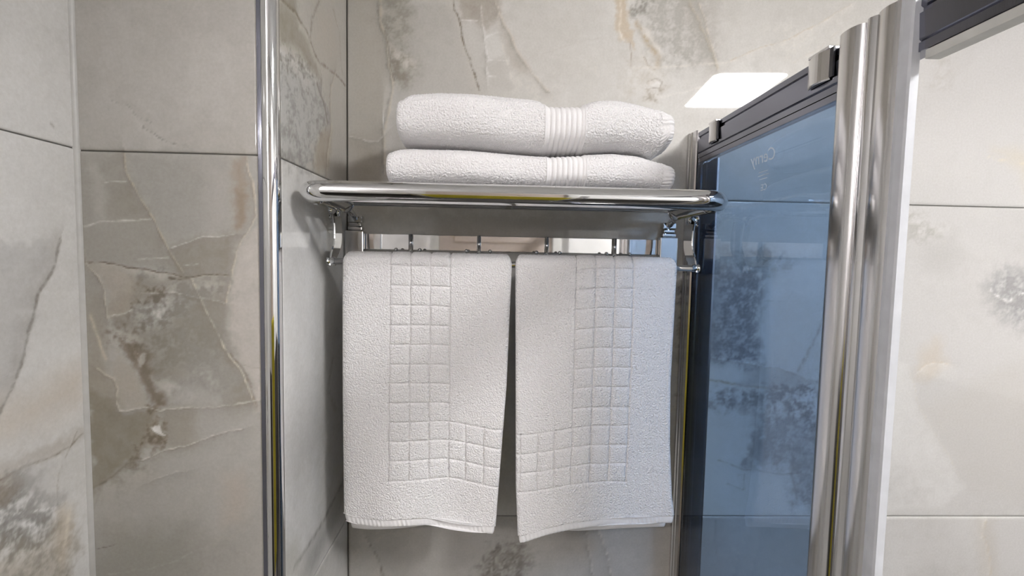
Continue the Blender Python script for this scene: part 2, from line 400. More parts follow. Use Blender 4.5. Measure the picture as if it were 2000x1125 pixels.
b_ = onY(0.0)
FB = [  # back wall
  B(b_, [(678, -230), (745, -230), (752, 60), (765, 150), (752, 260), (745, 400), (678, 400)], (196, 188, 172), 0.7, 0.02),
  B(b_, [(690, 272), (735, 280), (752, 300), (750, 420), (690, 400)], (172, 158, 136), 0.5, 0.02),
  B(b_, [(752, 0), (880, 0), (905, 60), (915, 120), (936, 175), (930, 420), (770, 420), (765, 150)], (180, 176, 166), 0.8, 0.012),
  MT(b_, [(747, -230), (800, -230), (800, 60), (793, 100), (812, 115), (822, 142), (800, 168), (776, 170), (765, 130), (761, 90), (750, 50)], (150, 143, 124), (186, 182, 168), 0.85, 0.008),
  MT(b_, [(760, 85), (775, 92), (800, 108), (815, 116), (812, 130), (795, 138), (780, 128), (768, 140), (762, 110)], (170, 160, 140), (222, 216, 204), 0.7, 0.004),
  B(b_, [(764, 120), (782, 130), (800, 145), (790, 162), (770, 160)], (138, 126, 104), 0.6, 0.006),
  L(b_, [(739, -230), (744, 42), (757, 80), (759, 122), (767, 160), (760, 217), (751, 256), (751, 330)], (214, 202, 176), 0.003, 0.9, DKB),
  L(b_, [(752, 60), (760, 95), (762, 130), (770, 158)], DKB, 0.002, 0.6),
  L(b_, [(680, 265), (715, 275), (738, 275), (752, 262)], WHT, 0.0018, 0.7, (160, 150, 132)),
  B(b_, [(878, -230), (966, -230), (977, 30), (950, 62), (925, 42), (900, 42)], (168, 156, 138), 0.75, 0.006),
  B(b_, [(900, 42), (930, 40), (945, 62), (952, 112), (952, 165), (936, 172), (912, 105)], (200, 197, 188), 0.6, 0.005),
  B(b_, [(950, 74), (975, 62), (985, 100), (990, 112), (953, 116)], (214, 212, 204), 0.6, 0.004),
  B(b_, [(953, 118), (990, 114), (1000, 170), (955, 172)], (186, 181, 170), 0.55, 0.006),
  B(b_, [(975, 25), (992, 60), (1012, 100), (1035, 140), (1010, 150), (985, 80)], (184, 174, 158), 0.6, 0.006),
  L(b_, [(873, -230), (887, 20), (899, 42), (902, 70), (910, 100), (920, 127), (936, 175)], (120, 104, 82), 0.0022, 0.95, (206, 198, 182)),
  L(b_, [(964, -230), (966, 0), (975, 27), (992, 60), (1012, 100), (1037, 142), (1070, 175)], (210, 200, 182), 0.0028, 0.8, (150, 138, 118)),
  L(b_, [(972, 10), (974, 62), (985, 100), (1004, 165)], CRM, 0.0018, 0.6),
  L(b_, [(938, 10), (940, 32), (947, 70), (952, 112), (952, 165)], WHT, 0.0022, 0.75, (160, 152, 138)),
  L(b_, [(900, 40), (932, 40)], WHT, 0.0015, 0.7), L(b_, [(950, 74), (960, 68), (978, 62)], WHT, 0.0018, 0.7),
  L(b_, [(955, 150), (970, 150)], WHT, 0.0016, 0.7), L(b_, [(953, 116), (1000, 120)], WHT, 0.0012, 0.5),
  L(b_, [(1057, 107), (1100, 92), (1145, 77), (1180, 75)], (196, 190, 180), 0.0016, 0.5),
  MT(b_, [(1228, -230), (1352, -230), (1378, 40), (1402, 105), (1372, 125), (1312, 132), (1290, 112), (1265, 75), (1245, 40)], (168, 164, 152), (204, 202, 194), 0.95, 0.012),
  MT(b_, [(1232, 0), (1275, 0), (1262, 25), (1240, 32)], (128, 122, 108), (196, 194, 186), 0.8, 0.006),
  MT(b_, [(1340, 0), (1420, -230), (1410, 30), (1380, 60), (1362, 30)], (178, 172, 160), (205, 202, 194), 0.6, 0.015),
  B(b_, [(1205, -230), (1218, -230), (1224, 30), (1232, 60), (1233, 90), (1215, 80), (1206, 60)], (206, 182, 146), 0.8, 0.004),
  L(b_, [(1209, -230), (1213, 25), (1210, 60), (1218, 80)], (232, 222, 204), 0.0025, 0.8),
  L(b_, [(1228, 80), (1232, 100), (1233, 130)], (168, 150, 128), 0.0014, 0.7),
  L(b_, [(1243, 46), (1255, 66), (1266, 84), (1278, 100), (1287, 114), (1284, 128)], (188, 164, 126), 0.0062, 0.85),
  B(b_, [(1255, 55), (1268, 60), (1272, 78), (1262, 76)], (228, 222, 210), 0.7, 0.003),
  B(b_, [(1275, 85), (1290, 92), (1296, 108), (1284, 104)], (230, 224, 212), 0.7, 0.003),
  L(b_, [(1258, 112), (1264, 126), (1280, 135)], (160, 144, 118), 0.0018, 0.7, CRM),
  B(b_, [(1266, 160), (1280, 155), (1290, 160), (1287, 170), (1275, 170)], (238, 237, 233), 0.95, 0.0015, 0.002),
  L(b_, [(1266, 158), (1282, 152), (1292, 160), (1288, 172), (1272, 173)], (134, 120, 100), 0.0014, 0.7),
  MT(b_, [(1262, 168), (1292, 172), (1285, 192), (1258, 195)], (140, 124, 100), (212, 208, 198), 0.75, 0.006),
  MT(b_, [(1225, 120), (1290, 118), (1300, 165), (1262, 200), (1222, 180)], (196, 184, 160), (220, 216, 206), 0.45, 0.014),
  L(b_, [(1339, -230), (1345, 0), (1360, 32), (1380, 72), (1395, 116), (1401, 133)], (200, 186, 156), 0.003, 0.85, (160, 148, 126)),
  L(b_, [(1366, 8), (1376, 40), (1386, 70), (1398, 124)], (212, 202, 180), 0.0022, 0.8, (160, 148, 126)),
  L(b_, [(1238, 133), (1310, 130), (1389, 125), (1440, 118)], (228, 222, 208), 0.0022, 0.6),
  L(b_, [(1287, 190), (1330, 182), (1368, 171)], (230, 226, 216), 0.0022, 0.6),
  L(b_, [(1424, 119), (1487, 93), (1542, 75), (1586, 52), (1660, 9)], (200, 184, 156), 0.0016, 0.7, (226, 220, 208)),
  L(b_, [(1550, 122), (1600, 95), (1640, 60)], (206, 196, 176), 0.0014, 0.5),
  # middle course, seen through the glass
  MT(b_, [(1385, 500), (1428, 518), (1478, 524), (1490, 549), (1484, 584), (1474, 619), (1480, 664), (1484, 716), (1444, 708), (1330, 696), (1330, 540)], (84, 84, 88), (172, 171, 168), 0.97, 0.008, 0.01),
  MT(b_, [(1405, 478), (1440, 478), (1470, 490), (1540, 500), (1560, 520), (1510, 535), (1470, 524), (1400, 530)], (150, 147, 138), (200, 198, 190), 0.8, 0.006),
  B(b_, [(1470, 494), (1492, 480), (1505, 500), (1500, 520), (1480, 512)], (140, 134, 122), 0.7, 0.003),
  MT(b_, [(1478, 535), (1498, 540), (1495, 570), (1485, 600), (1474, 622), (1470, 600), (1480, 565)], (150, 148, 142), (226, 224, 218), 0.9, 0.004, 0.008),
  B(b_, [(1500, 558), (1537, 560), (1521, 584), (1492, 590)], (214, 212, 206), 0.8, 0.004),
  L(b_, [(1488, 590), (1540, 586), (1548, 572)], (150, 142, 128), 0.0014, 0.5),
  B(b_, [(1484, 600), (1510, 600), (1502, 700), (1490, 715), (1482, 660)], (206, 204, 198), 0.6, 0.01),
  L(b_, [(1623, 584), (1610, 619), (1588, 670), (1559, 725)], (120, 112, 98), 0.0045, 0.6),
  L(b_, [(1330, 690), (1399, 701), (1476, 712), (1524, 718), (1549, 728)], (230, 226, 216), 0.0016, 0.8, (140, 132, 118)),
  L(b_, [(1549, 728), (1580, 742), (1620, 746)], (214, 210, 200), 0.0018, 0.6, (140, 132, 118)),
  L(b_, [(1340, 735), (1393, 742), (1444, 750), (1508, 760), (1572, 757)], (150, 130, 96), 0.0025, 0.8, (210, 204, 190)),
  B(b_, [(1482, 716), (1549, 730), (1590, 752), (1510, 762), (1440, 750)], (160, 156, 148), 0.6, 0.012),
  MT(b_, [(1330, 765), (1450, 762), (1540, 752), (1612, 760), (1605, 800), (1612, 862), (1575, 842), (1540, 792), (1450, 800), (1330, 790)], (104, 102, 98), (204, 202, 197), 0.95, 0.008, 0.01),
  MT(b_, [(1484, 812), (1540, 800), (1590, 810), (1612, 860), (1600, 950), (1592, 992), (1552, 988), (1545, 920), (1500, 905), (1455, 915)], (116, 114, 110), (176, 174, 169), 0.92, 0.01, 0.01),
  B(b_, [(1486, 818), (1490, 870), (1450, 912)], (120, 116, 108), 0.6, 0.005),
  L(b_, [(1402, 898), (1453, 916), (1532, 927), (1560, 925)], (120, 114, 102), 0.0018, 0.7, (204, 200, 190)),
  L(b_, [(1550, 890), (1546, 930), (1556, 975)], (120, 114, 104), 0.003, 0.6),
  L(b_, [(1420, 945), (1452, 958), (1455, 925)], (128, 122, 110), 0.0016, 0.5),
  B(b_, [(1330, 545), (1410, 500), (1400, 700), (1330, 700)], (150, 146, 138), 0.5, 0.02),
  # under the shelf: lit patch and shade painted into the stone colour
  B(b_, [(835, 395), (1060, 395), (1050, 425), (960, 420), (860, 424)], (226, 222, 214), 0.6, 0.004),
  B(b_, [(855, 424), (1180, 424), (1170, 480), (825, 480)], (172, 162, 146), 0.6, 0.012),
  # right of the door post
  B(b_, [(1700, -230), (2300, -230), (2300, 1125), (1700, 1125)], (198, 195, 190), 0.75, 0.05),
  MT(b_, [(1828, 118), (1850, 104), (1858, 135), (1846, 165), (1825, 172)], (182, 174, 160), (204, 201, 196), 0.7, 0.012),
  B(b_, [(1940, 290), (2080, 300), (2080, 400), (2010, 385), (1990, 330)], (206, 192, 162), 0.5, 0.015),
  L(b_, [(1930, 305), (1955, 313), (2000, 318), (2060, 318)], (220, 206, 172), 0.002, 0.6),
  MT(b_, [(1775, 415), (1822, 438), (1850, 445), (1838, 458), (1800, 470), (1775, 470)], (160, 155, 140), (206, 204, 198), 0.75, 0.008),
  B(b_, [(1800, 480), (1860, 465), (1890, 500), (1850, 530), (1800, 530)], (176, 173, 166), 0.6, 0.02),
  MT(b_, [(1930, 560), (1945, 535), (1972, 525), (2020, 540), (2060, 600), (2000, 640), (1950, 610)], (120, 120, 120), (186, 185, 183), 0.8, 0.014),
  L(b_, [(1935, 568), (1950, 580), (1972, 590), (1985, 578), (2010, 570)], (240, 239, 236), 0.003, 0.85, (172, 170, 168)),
  B(b_, [(1798, 690), (1830, 660), (1850, 715), (1815, 740), (1790, 735)], (200, 178, 146), 0.5, 0.014),
  L(b_, [(1796, 722), (1810, 711), (1826, 707), (1850, 711)], (202, 178, 142), 0.0018, 0.7, WHT),
  B(b_, [(1700, 690), (1773, 712), (1797, 798), (1853, 892), (1886, 949), (1840, 990), (1700, 1000)], (212, 210, 205), 0.7, 0.006),
  B(b_, [(1800, 800), (1990, 700), (2100, 900), (2050, 1000), (1900, 960), (1850, 890)], (192, 187, 178), 0.6, 0.02),
  L(b_, [(1773, 712), (1797, 798), (1853, 892), (1886, 949)], (206, 198, 180), 0.0014, 0.6),
  # bottom course
  L(b_, [(716, 1050), (724, 1068), (742, 1095), (748, 1140)], (130, 120, 104), 0.002, 0.8, (206, 200, 188)),
  MT(b_, [(960, 1072), (985, 1062), (1026, 1056), (1024, 1080), (1040, 1092), (1020, 1110), (1022, 1140), (960, 1140), (930, 1120)], (112, 106, 96), (180, 174, 162), 0.95, 0.008, 0.01),
  B(b_, [(1026, 1050), (1150, 1045), (1155, 1110), (1130, 1150), (1030, 1140)], (200, 194, 182), 0.5, 0.012),
  L(b_, [(1148, 1040), (1150, 1060), (1153, 1085), (1158, 1120)], (210, 204, 192), 0.002, 0.7, (140, 132, 118)),
  L(b_, [(1168, 1035), (1178, 1062), (1190, 1100), (1196, 1140)], (216, 208, 192), 0.0018, 0.8, (140, 132, 118)),
  L(b_, [(1399, 1012), (1396, 1060), (1404, 1100)], (150, 142, 128), 0.002, 0.6), 
  L(b_, [(1925, 1020), (1919, 1044), (1930, 1070), (1936, 1120)], (206, 188, 158), 0.0026, 0.7, (232, 228, 218)),
  B(b_, [(1905, 1015), (1940, 1020), (1950, 1125), (1915, 1125)], (186, 176, 160), 0.5, 0.012),
]
p_ = onY(YP)
FP = [  # pillar face
  B(p_, [(140, 180), (219, 194), (264, 226), (299, 259), (348, 286), (330, 300), (130, 296)], (192, 188, 180), 0.5, 0.006),
  L(p_, [(219, 194), (231, 204), (249, 207), (264, 226), (294, 239)], (150, 144, 134), 0.0009, 0.7, (206, 202, 194)),
  L(p_, [(280, 243), (276, 249), (299, 259), (323, 274), (348, 286)], (146, 140, 130), 0.0009, 0.7, (206, 202, 194)),
  B(p_, [(380, -20), (540, -20), (540, 80), (420, 60)], (168, 163, 154), 0.35, 0.03),
  # lower slab
  B(p_, [(140, 300), (242, 300), (262, 365), (301, 429), (334, 493), (359, 536), (140, 515)], (166, 161, 148), 0.85, 0.01),
  B(p_, [(242, 300), (440, 300), (461, 330), (461, 458), (397, 461), (336, 483), (301, 429), (262, 365)], (168, 165, 155), 0.85, 0.01),
  B(p_, [(175, 310), (195, 320), (205, 355), (208, 430), (196, 435), (180, 380)], (200, 197, 188), 0.6, 0.008),
  B(p_, [(210, 360), (255, 358), (290, 426), (215, 430)], (158, 150, 134), 0.55, 0.006),
  B(p_, [(336, 483), (397, 461), (461, 458), (452, 511), (445, 554), (436, 593), (441, 636), (452, 675), (480, 740), (500, 790), (420, 800), (330, 800), (260, 700), (225, 640), (215, 600), (262, 540), (340, 540)], (152, 144, 128), 0.9, 0.006),
  B(p_, [(165, 515), (220, 518), (264, 530), (264, 560), (258, 610), (215, 618), (205, 570), (190, 540)], (182, 168, 148), 0.7, 0.006),
  B(p_, [(455, 310), (476, 308), (484, 380), (481, 430), (468, 455), (460, 440), (456, 380)], (166, 138, 106), 0.65, 0.006),
  B(p_, [(462, 372), (474, 380), (478, 420), (466, 440)], (142, 112, 82), 0.5, 0.006),
  B(p_, [(400, 320), (452, 320), (455, 440), (410, 455)], (196, 188, 180), 0.4, 0.015),
  B(p_, [(468, 480), (520, 430), (520, 820), (500, 785), (470, 712), (445, 640), (440, 592), (450, 545)], (206, 196, 186), 0.85, 0.006),
  MT(p_, [(258, 522), (300, 520), (350, 545), (390, 548), (442, 540), (440, 580), (400, 592), (370, 602), (335, 638), (290, 652), (262, 642), (266, 580), (330, 560)], (140, 136, 126), (220, 219, 214), 0.9, 0.006, 0.01),
  MT(p_, [(258, 566), (300, 566), (325, 572), (318, 592), (262, 588)], (112, 96, 74), (186, 176, 158), 0.85, 0.004, 0.008),
  MT(p_, [(212, 632), (262, 636), (275, 660), (262, 680), (215, 668)], (116, 100, 80), (196, 190, 178), 0.85, 0.006, 0.008),
  MT(p_, [(275, 648), (400, 620), (440, 660), (430, 700), (370, 720), (310, 730), (270, 690)], (138, 131, 116), (172, 166, 154), 0.85, 0.01, 0.01),
  MT(p_, [(365, 660), (440, 690), (470, 740), (440, 790), (350, 790), (335, 760), (370, 700)], (158, 155, 148), (186, 184, 178), 0.8, 0.01, 0.01),
  B(p_, [(170, 560), (200, 580), (212, 640), (205, 700), (240, 800), (190, 900), (165, 880)], (164, 154, 134), 0.7, 0.008),
  B(p_, [(235, 672), (290, 690), (300, 730), (318, 760), (325, 792), (300, 802), (288, 760), (265, 720), (245, 700)], (124, 106, 82), 0.8, 0.005),
  B(p_, [(228, 690), (262, 722), (285, 770), (282, 796), (240, 800), (222, 740)], (182, 170, 150), 0.6, 0.006),
  B(p_, [(260, 690), (278, 692), (282, 712), (270, 716)], (218, 214, 206), 0.7, 0.003),
  B(p_, [(300, 736), (330, 742), (350, 760), (330, 770), (310, 758)], (210, 207, 200), 0.75, 0.004),
  B(p_, [(325, 772), (380, 760), (430, 770), (430, 794), (330, 800)], (196, 193, 186), 0.6, 0.006),
  B(p_, [(318, 802), (380, 798), (384, 870), (330, 885), (320, 850)], (158, 148, 130), 0.7, 0.006),
  B(p_, [(384, 798), (430, 796), (430, 850), (386, 868)], (178, 174, 166), 0.7, 0.004),
  B(p_, [(172, 760), (240, 804), (300, 800), (316, 852), (262, 898), (230, 928), (178, 968)], (148, 138, 116), 0.85, 0.006),
  MT(p_, [(290, 800), (320, 806), (320, 850), (300, 875), (262, 900), (290, 850)], (110, 92, 68), (180, 168, 148), 0.8, 0.005, 0.01),
  B(p_, [(294, 838), (302, 834), (308, 836), (314, 830), (318, 842), (324, 850), (310, 850), (302, 844)], (240, 239, 236), 0.97, 0.001, 0.001),
  L(p_, [(242, 300), (247, 337), (262, 365), (279, 397), (301, 429), (318, 465), (334, 493), (359, 536)], (196, 182, 156), 0.0015, 0.95, (116, 102, 80), 0.25),
  L(p_, [(375, 545), (390, 579), (404, 611), (422, 646), (437, 676), (448, 693), (469, 722), (485, 759), (500, 792)], (220, 208, 184), 0.0015, 0.95, (120, 106, 86), 0.25),
  L(p_, [(452, 690), (474, 720), (494, 770), (502, 794)], (128, 112, 90), 0.002, 0.7),
  L(p_, [(469, 710), (490, 718), (512, 722)], (160, 148, 130), 0.0012, 0.6),
  L(p_, [(205, 357), (225, 352), (247, 354)], WHT, 0.001, 0.7), 
  L(p_, [(160, 440), (201, 433), (237, 433), (294, 429)], WHT, 0.0015, 0.75),
  L(p_, [(336, 483), (358, 476), (397, 461), (443, 461), (461, 458)], WHT, 0.001, 0.7, (130, 120, 104)),
  L(p_, [(272, 507), (329, 501)], WHT, 0.001, 0.7), L(p_, [(358, 515), (385, 516)], WHT, 0.0008, 0.6),
  L(p_, [(169, 513), (219, 515), (269, 524), (308, 531), (343, 538), (372, 542), (400, 538), (446, 538)], (98, 82, 62), 0.0012, 0.85, (210, 202, 186)),
  L(p_, [(330, 545), (352, 545), (372, 543)], (90, 76, 58), 0.0025, 0.7),
  L(p_, [(290, 575), (350, 573), (400, 585), (436, 592)], (220, 216, 208), 0.0012, 0.6, (120, 108, 90)),
  L(p_, [(212, 616), (240, 612), (262, 602)], WHT, 0.0014, 0.7),
  L(p_, [(482, 308), (489, 340), (496, 372), (501, 422), (485, 454), (468, 479), (460, 500), (450, 545), (440, 590)], (220, 204, 178), 0.0014, 0.8, (140, 120, 96)),
  L(p_, [(163, 488), (169, 513), (176, 525), (190, 540), (200, 560), (204, 590), (212, 620)], (216, 206, 186), 0.0012, 0.75, (116, 104, 84)),
  L(p_, [(178, 615), (186, 640), (194, 668), (206, 700)], (214, 200, 174), 0.0028, 0.75),
  L(p_, [(190, 720), (222, 738), (230, 760), (228, 785), (236, 802)], (212, 202, 184), 0.0016, 0.7, (130, 116, 94)),
  L(p_, [(237, 803), (283, 794), (312, 803), (324, 800), (382, 796), (436, 794), (506, 782)], (222, 216, 204), 0.0011, 0.75, (128, 118, 100)),
  L(p_, [(262, 900), (290, 893), (312, 883), (361, 871), (411, 852), (473, 838)], (220, 214, 202), 0.0011, 0.8, (116, 108, 90)),
  L(p_, [(180, 955), (230, 925), (250, 905), (275, 895)], (106, 94, 74), 0.002, 0.6),
  MT(p_, [(178, 968), (232, 928), (262, 902), (310, 890), (300, 930), (270, 950), (230, 960), (185, 985)], (156, 150, 134), (186, 180, 168), 0.7, 0.008),
  L(p_, [(285, 945), (310, 934), (345, 922), (366, 918)], (206, 202, 194), 0.0012, 0.6, (150, 145, 134)),
  B(p_, [(435, 930), (470, 925), (485, 960), (470, 1020), (440, 1020)], (196, 176, 156), 0.45, 0.015),
  B(p_, [(240, 1040), (370, 1030), (385, 1125), (180, 1140), (185, 1090)], (152, 150, 134), 0.5, 0.02),
  L(p_, [(184, 1073), (205, 1067), (225, 1063)], (112, 104, 90), 0.0008, 0.7),
  L(p_, [(210, 1122), (290, 1110), (350, 1095), (375, 1080)], (196, 192, 182), 0.0012, 0.5),
]
l_ = onX(XL)
FL = [  # near left wall
  B(l_, [(-200, 470), (100, 475), (107, 520), (78, 571), (60, 633), (47, 696), (3, 803), (-200, 900)], (186, 184, 180), 0.6, 0.006),
  B(l_, [(166, 705), (166, 780), (60, 850), (-60, 880), (-60, 810), (100, 745)], (206, 186, 160), 0.6, 0.022),
  L(l_, [(119, 468), (107, 520), (92, 548), (78, 571), (60, 633), (47, 696), (31, 746), (3, 803), (-40, 860)], (150, 142, 130), 0.0017, 0.95, (120, 112, 100), 0.3),
  L(l_, [(80, 470), (108, 490), (119, 468)], (206, 202, 194), 0.002, 0.5),
  B(l_, [(172, 845), (140, 868), (107, 888), (63, 908), (0, 938), (-80, 960), (-80, 930), (0, 905), (63, 880), (120, 850)], (168, 154, 134), 0.6, 0.006),
  L(l_, [(168, 842), (138, 868), (107, 887), (63, 906), (0, 936), (-60, 955)], (140, 124, 102), 0.0022, 0.8, (216, 210, 200)),
  L(l_, [(148, 845), (138, 868), (132, 884), (116, 922), (112, 955), (112, 991)], (150, 138, 120), 0.0014, 0.8, (220, 216, 208)),
  MT(l_, [(-60, 960), (0, 945), (45, 925), (108, 985), (102, 1040), (60, 1062), (-60, 1090)], (120, 116, 108), (222, 221, 217), 0.95, 0.008, 0.012),
  B(l_, [(-60, 930), (10, 935), (42, 950), (28, 978), (-10, 1000), (-60, 1010)], (130, 106, 78), 0.7, 0.007),
  B(l_, [(50, 905), (104, 895), (110, 975), (75, 990), (40, 940)], (196, 194, 189), 0.6, 0.008),
  L(l_, [(0, 1005), (50, 1000), (108, 990)], WHT, 0.0014, 0.7),
  MT(l_, [(-60, 1085), (60, 1062), (106, 1030), (125, 1020), (145, 1040), (130, 1160), (-60, 1160)], (150, 138, 116), (196, 186, 168), 0.9, 0.01, 0.01),
  B(l_, [(110, 1000), (128, 985), (146, 1010), (140, 1060), (122, 1110), (108, 1060)], (206, 186, 156), 0.7, 0.008),
  L(l_, [(136, 998), (132, 1025), (128, 1056), (118, 1095)], (228, 216, 192), 0.003, 0.8),
  L(l_, [(98, 243), (104, 249)], (146, 138, 126), 0.002, 0.5),
]
s_ = onX(XS)
FS = [  # alcove side wall
  B(s_, [(536, -230), (690, -230), (690, 380), (536, 300)], (196, 189, 176), 0.5, 0.05),
  MT(s_, [(534, 92), (560, 112), (594, 132), (620, 160), (634, 190), (642, 224), (640, 250), (612, 288), (608, 330), (578, 324), (534, 302)], (148, 146, 138), (196, 195, 189), 0.95, 0.008, 0.012),
  MT(s_, [(534, 82), (575, 104), (600, 122), (622, 160), (600, 175), (570, 140), (534, 120)], (140, 134, 118), (216, 214, 208), 0.7, 0.006, 0.01),
  B(s_, [(534, -230), (550, -230), (585, 55), (612, 105), (628, 160), (610, 140), (580, 95), (534, 72)], (158, 148, 124), 0.75, 0.008),
  B(s_, [(618, 20), (650, 22), (660, 100), (650, 136), (628, 118), (612, 80)], (204, 190, 168), 0.5, 0.02),
  B(s_, [(626, 262), (648, 250), (644, 330), (622, 340), (612, 320)], (178, 160, 130), 0.7, 0.008),
  L(s_, [(545, -230), (549, 0), (578, 26), (599, 61), (616, 106), (626, 125), (655, 144), (674, 166)], (130, 116, 92), 0.0035, 0.75, (212, 204, 188)),
  L(s_, [(630, -230), (626, 0), (610, 32), (605, 77)], (140, 128, 108), 0.004, 0.6),
  L(s_, [(651, 19), (663, 64), (664, 102), (669, 144)], (178, 164, 140), 0.004, 0.5),
  L(s_, [(655, 142), (647, 170), (646, 210), (647, 250), (640, 307), (638, 345)], (214, 202, 178), 0.0035, 0.8, (150, 134, 108)),
  L(s_, [(536, 88), (570, 118), (600, 140), (625, 172)], (220, 218, 212), 0.003, 0.6),
  L(s_, [(620, 165), (632, 200), (640, 240)], (112, 104, 90), 0.004, 0.6),
  B(s_, [(590, 1125), (600, 1080), (640, 1010), (672, 930), (672, 1000), (630, 1080), (605, 1140)], (150, 148, 140), 0.7, 0.02),
  L(s_, [(575, 1110), (605, 1062), (630, 1020), (668, 945)], (142, 138, 128), 0.006, 0.6),
  L(s_, [(650, 700), (640, 760), (655, 800)], (170, 166, 158), 0.008, 0.5),
  B(s_, [(540, 1080), (575, 1060), (600, 1125), (540, 1160)], (192, 190, 172), 0.6, 0.02),
]

# ------------------------------------------------------------------ the room shell
def shell(name, label, x0, x1, y0, y1, z0, z1, mat):
    o = box(name, x0, x1, y0, y1, z0, z1, mat); tag(o, label, kind='structure'); return o
GR = 0.0022                                   # grout lies this much behind the tile face
wb = shell('wall_back', 'pale onyx tiled wall behind the towel rack and the shower', XS - 0.02, XR + 0.1, GR, 0.08, 0, CEIL, M['grout'])
wa = shell('wall_alcove', 'short tiled side wall between chrome corner trim and towel rack', XS - 0.06, XS - GR, YP + 0.012, GR, 0, CEIL, M['grout'])
wp = shell('wall_pillar', 'brown-veined tiled face between the near wall and the chrome corner trim', XL - 0.02, XS - 0.016, YP + GR, YP + 0.06, 0, CEIL, M['grout'])
wl = shell('wall_left', 'pale tiled wall at the left edge of the picture', XN - 0.06, XL - GR, YE, YP + 0.03, 0, CEIL, M['grout'])
wr = shell('wall_right', 'pale tiled end wall of the shower', XR, XR + 0.1, YR, GR, 0, CEIL, M['room_tile'])
wn = shell('wall_nook', 'pale wall of the unseen nook behind the viewer', XN - 0.08, XN, YR, YE, 0, CEIL, M['room_tile'])  # unseen, holds the added fill bar
wf = shell('wall_front', 'pale tiled wall with the door, behind the viewer', XN - 0.08, XR + 0.1, YR - 0.1, YR, 0, CEIL, M['room_tile'])
fl = shell('floor', 'brown tiled bathroom floor', XN - 0.08, XR + 0.1, YR - 0.1, 0.08, -0.06, 0, M['floor'])
ce = shell('ceiling', 'white bathroom ceiling', XN - 0.08, XR + 0.1, YR - 0.1, 0.08, CEIL, CEIL + 0.06, M['ceiling'])

PB = ('y', 0.0, -1)
XJ = 0.7215
BASE_B = (206, 203, 194)
for (u0, u1, v0, v1, rs, bs) in [(XS, XJ, G1, G1 + 0.6, 0.0023, BASE_B), (XS, XJ, G2, G1, 0.0023, BASE_B), (XS, XJ, G3, G2, 0.004, (180, 175, 166)),  # bottom tile below the towels toned darker, shade put into its colour
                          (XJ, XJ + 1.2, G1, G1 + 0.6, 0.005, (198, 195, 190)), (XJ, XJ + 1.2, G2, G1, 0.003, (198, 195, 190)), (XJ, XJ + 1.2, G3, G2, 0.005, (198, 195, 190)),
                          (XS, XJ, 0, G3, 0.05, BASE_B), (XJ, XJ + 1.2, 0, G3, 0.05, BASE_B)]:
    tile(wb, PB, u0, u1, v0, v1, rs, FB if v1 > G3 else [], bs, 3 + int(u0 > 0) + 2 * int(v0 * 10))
for (v0, v1, rs, bs) in [(G1S, G1S + 0.6, 0.0022, (204, 199, 188)), (G2 - 0.0035, G1S, 0.003, (228, 227, 223)), (G3, G2 - 0.0035, 0.004, (206, 203, 195)), (0, G3, 0.05, BASE_B)]:
    tile(wa, ('x', XS, 1), YP + 0.012, 0.0, v0, v1, rs, FS if v1 > G3 else [], bs, 31 + int(v0 * 10))
for (v0, v1, rs, bs) in [(G1S, G1S + 0.6, 0.0022, (186, 181, 172)), (G1S - 0.6, G1S, 0.0016, (178, 174, 165)), (G1S - 1.2, G1S - 0.6, 0.02, (186, 181, 172)), (0, G1S - 1.2, 0.05, BASE_B)]:
    tile(wp, ('y', YP, -1), XL, XS - 0.0205, v0, v1, rs, FP if v1 > G3 + 0.1 else [], bs, 57 + int(v0 * 10))
for k, (v0, v1) in enumerate([(G1S + 0.002, G1S + 0.602), (G1S - 0.598, G1S + 0.002), (G1S - 1.198, G1S - 0.598), (0, G1S - 1.198)]):
    for (u0, u1, rs) in [(YP - 0.36, YP, 0.0018), (YE, YP - 0.36, 0.03)]:
        tile(wl, ('x', XL, 1), u0, u1, v0, v1, rs if k < 2 else 0.04, FL if k < 2 else [], (222, 220, 215), 83 + k)

for (v0, v1) in [(0, 0.466), (0.466, 1.066), (1.066, G1S), (G1S, CEIL)]:
    tile(wl, ('y', YE, -1), XN, XL, v0, v1, 0.04, [], (204, 202, 197), 95)
# silicone bead in the inner corner
pts = [(XL - 0.001, YP - 0.0045), (XL + 0.0012, YP - 0.0042), (XL + 0.003, YP - 0.0028), (XL + 0.0042, YP - 0.001), (XL + 0.0045, YP + 0.001), (XL - 0.001, YP + 0.001)]
o = extrude_profile('trim_1', pts, 0, CEIL, M['silicone'], smooth=True); tag(o, 'pale silicone bead in the corner beside the near left wall', kind='structure')
# chrome corner trim: thin flange on the pillar, three-quarter round nose
cx, cy, rr = XS - 0.0085, YP + 0.0055, 0.0108
arc = [(cx + rr * math.cos(t), cy + rr * math.sin(t)) for t in np.linspace(math.radians(70), math.radians(-200), 40)]
pts = arc + [(XS - 0.0215, cy + 0.002), (XS - 0.0215, cy + 0.010), (XS - 0.004, cy + 0.012)]
o = extrude_profile('trim_2', pts, 0, CEIL, M['chrome'], smooth=True); tag(o, 'tall rounded chrome trim on the corner of the pillar', kind='structure')
fo = box('flange', XS - 0.0212, XS - 0.0165, YP - 0.0016, YP + 0.006, 0, CEIL, M['rail'], o)

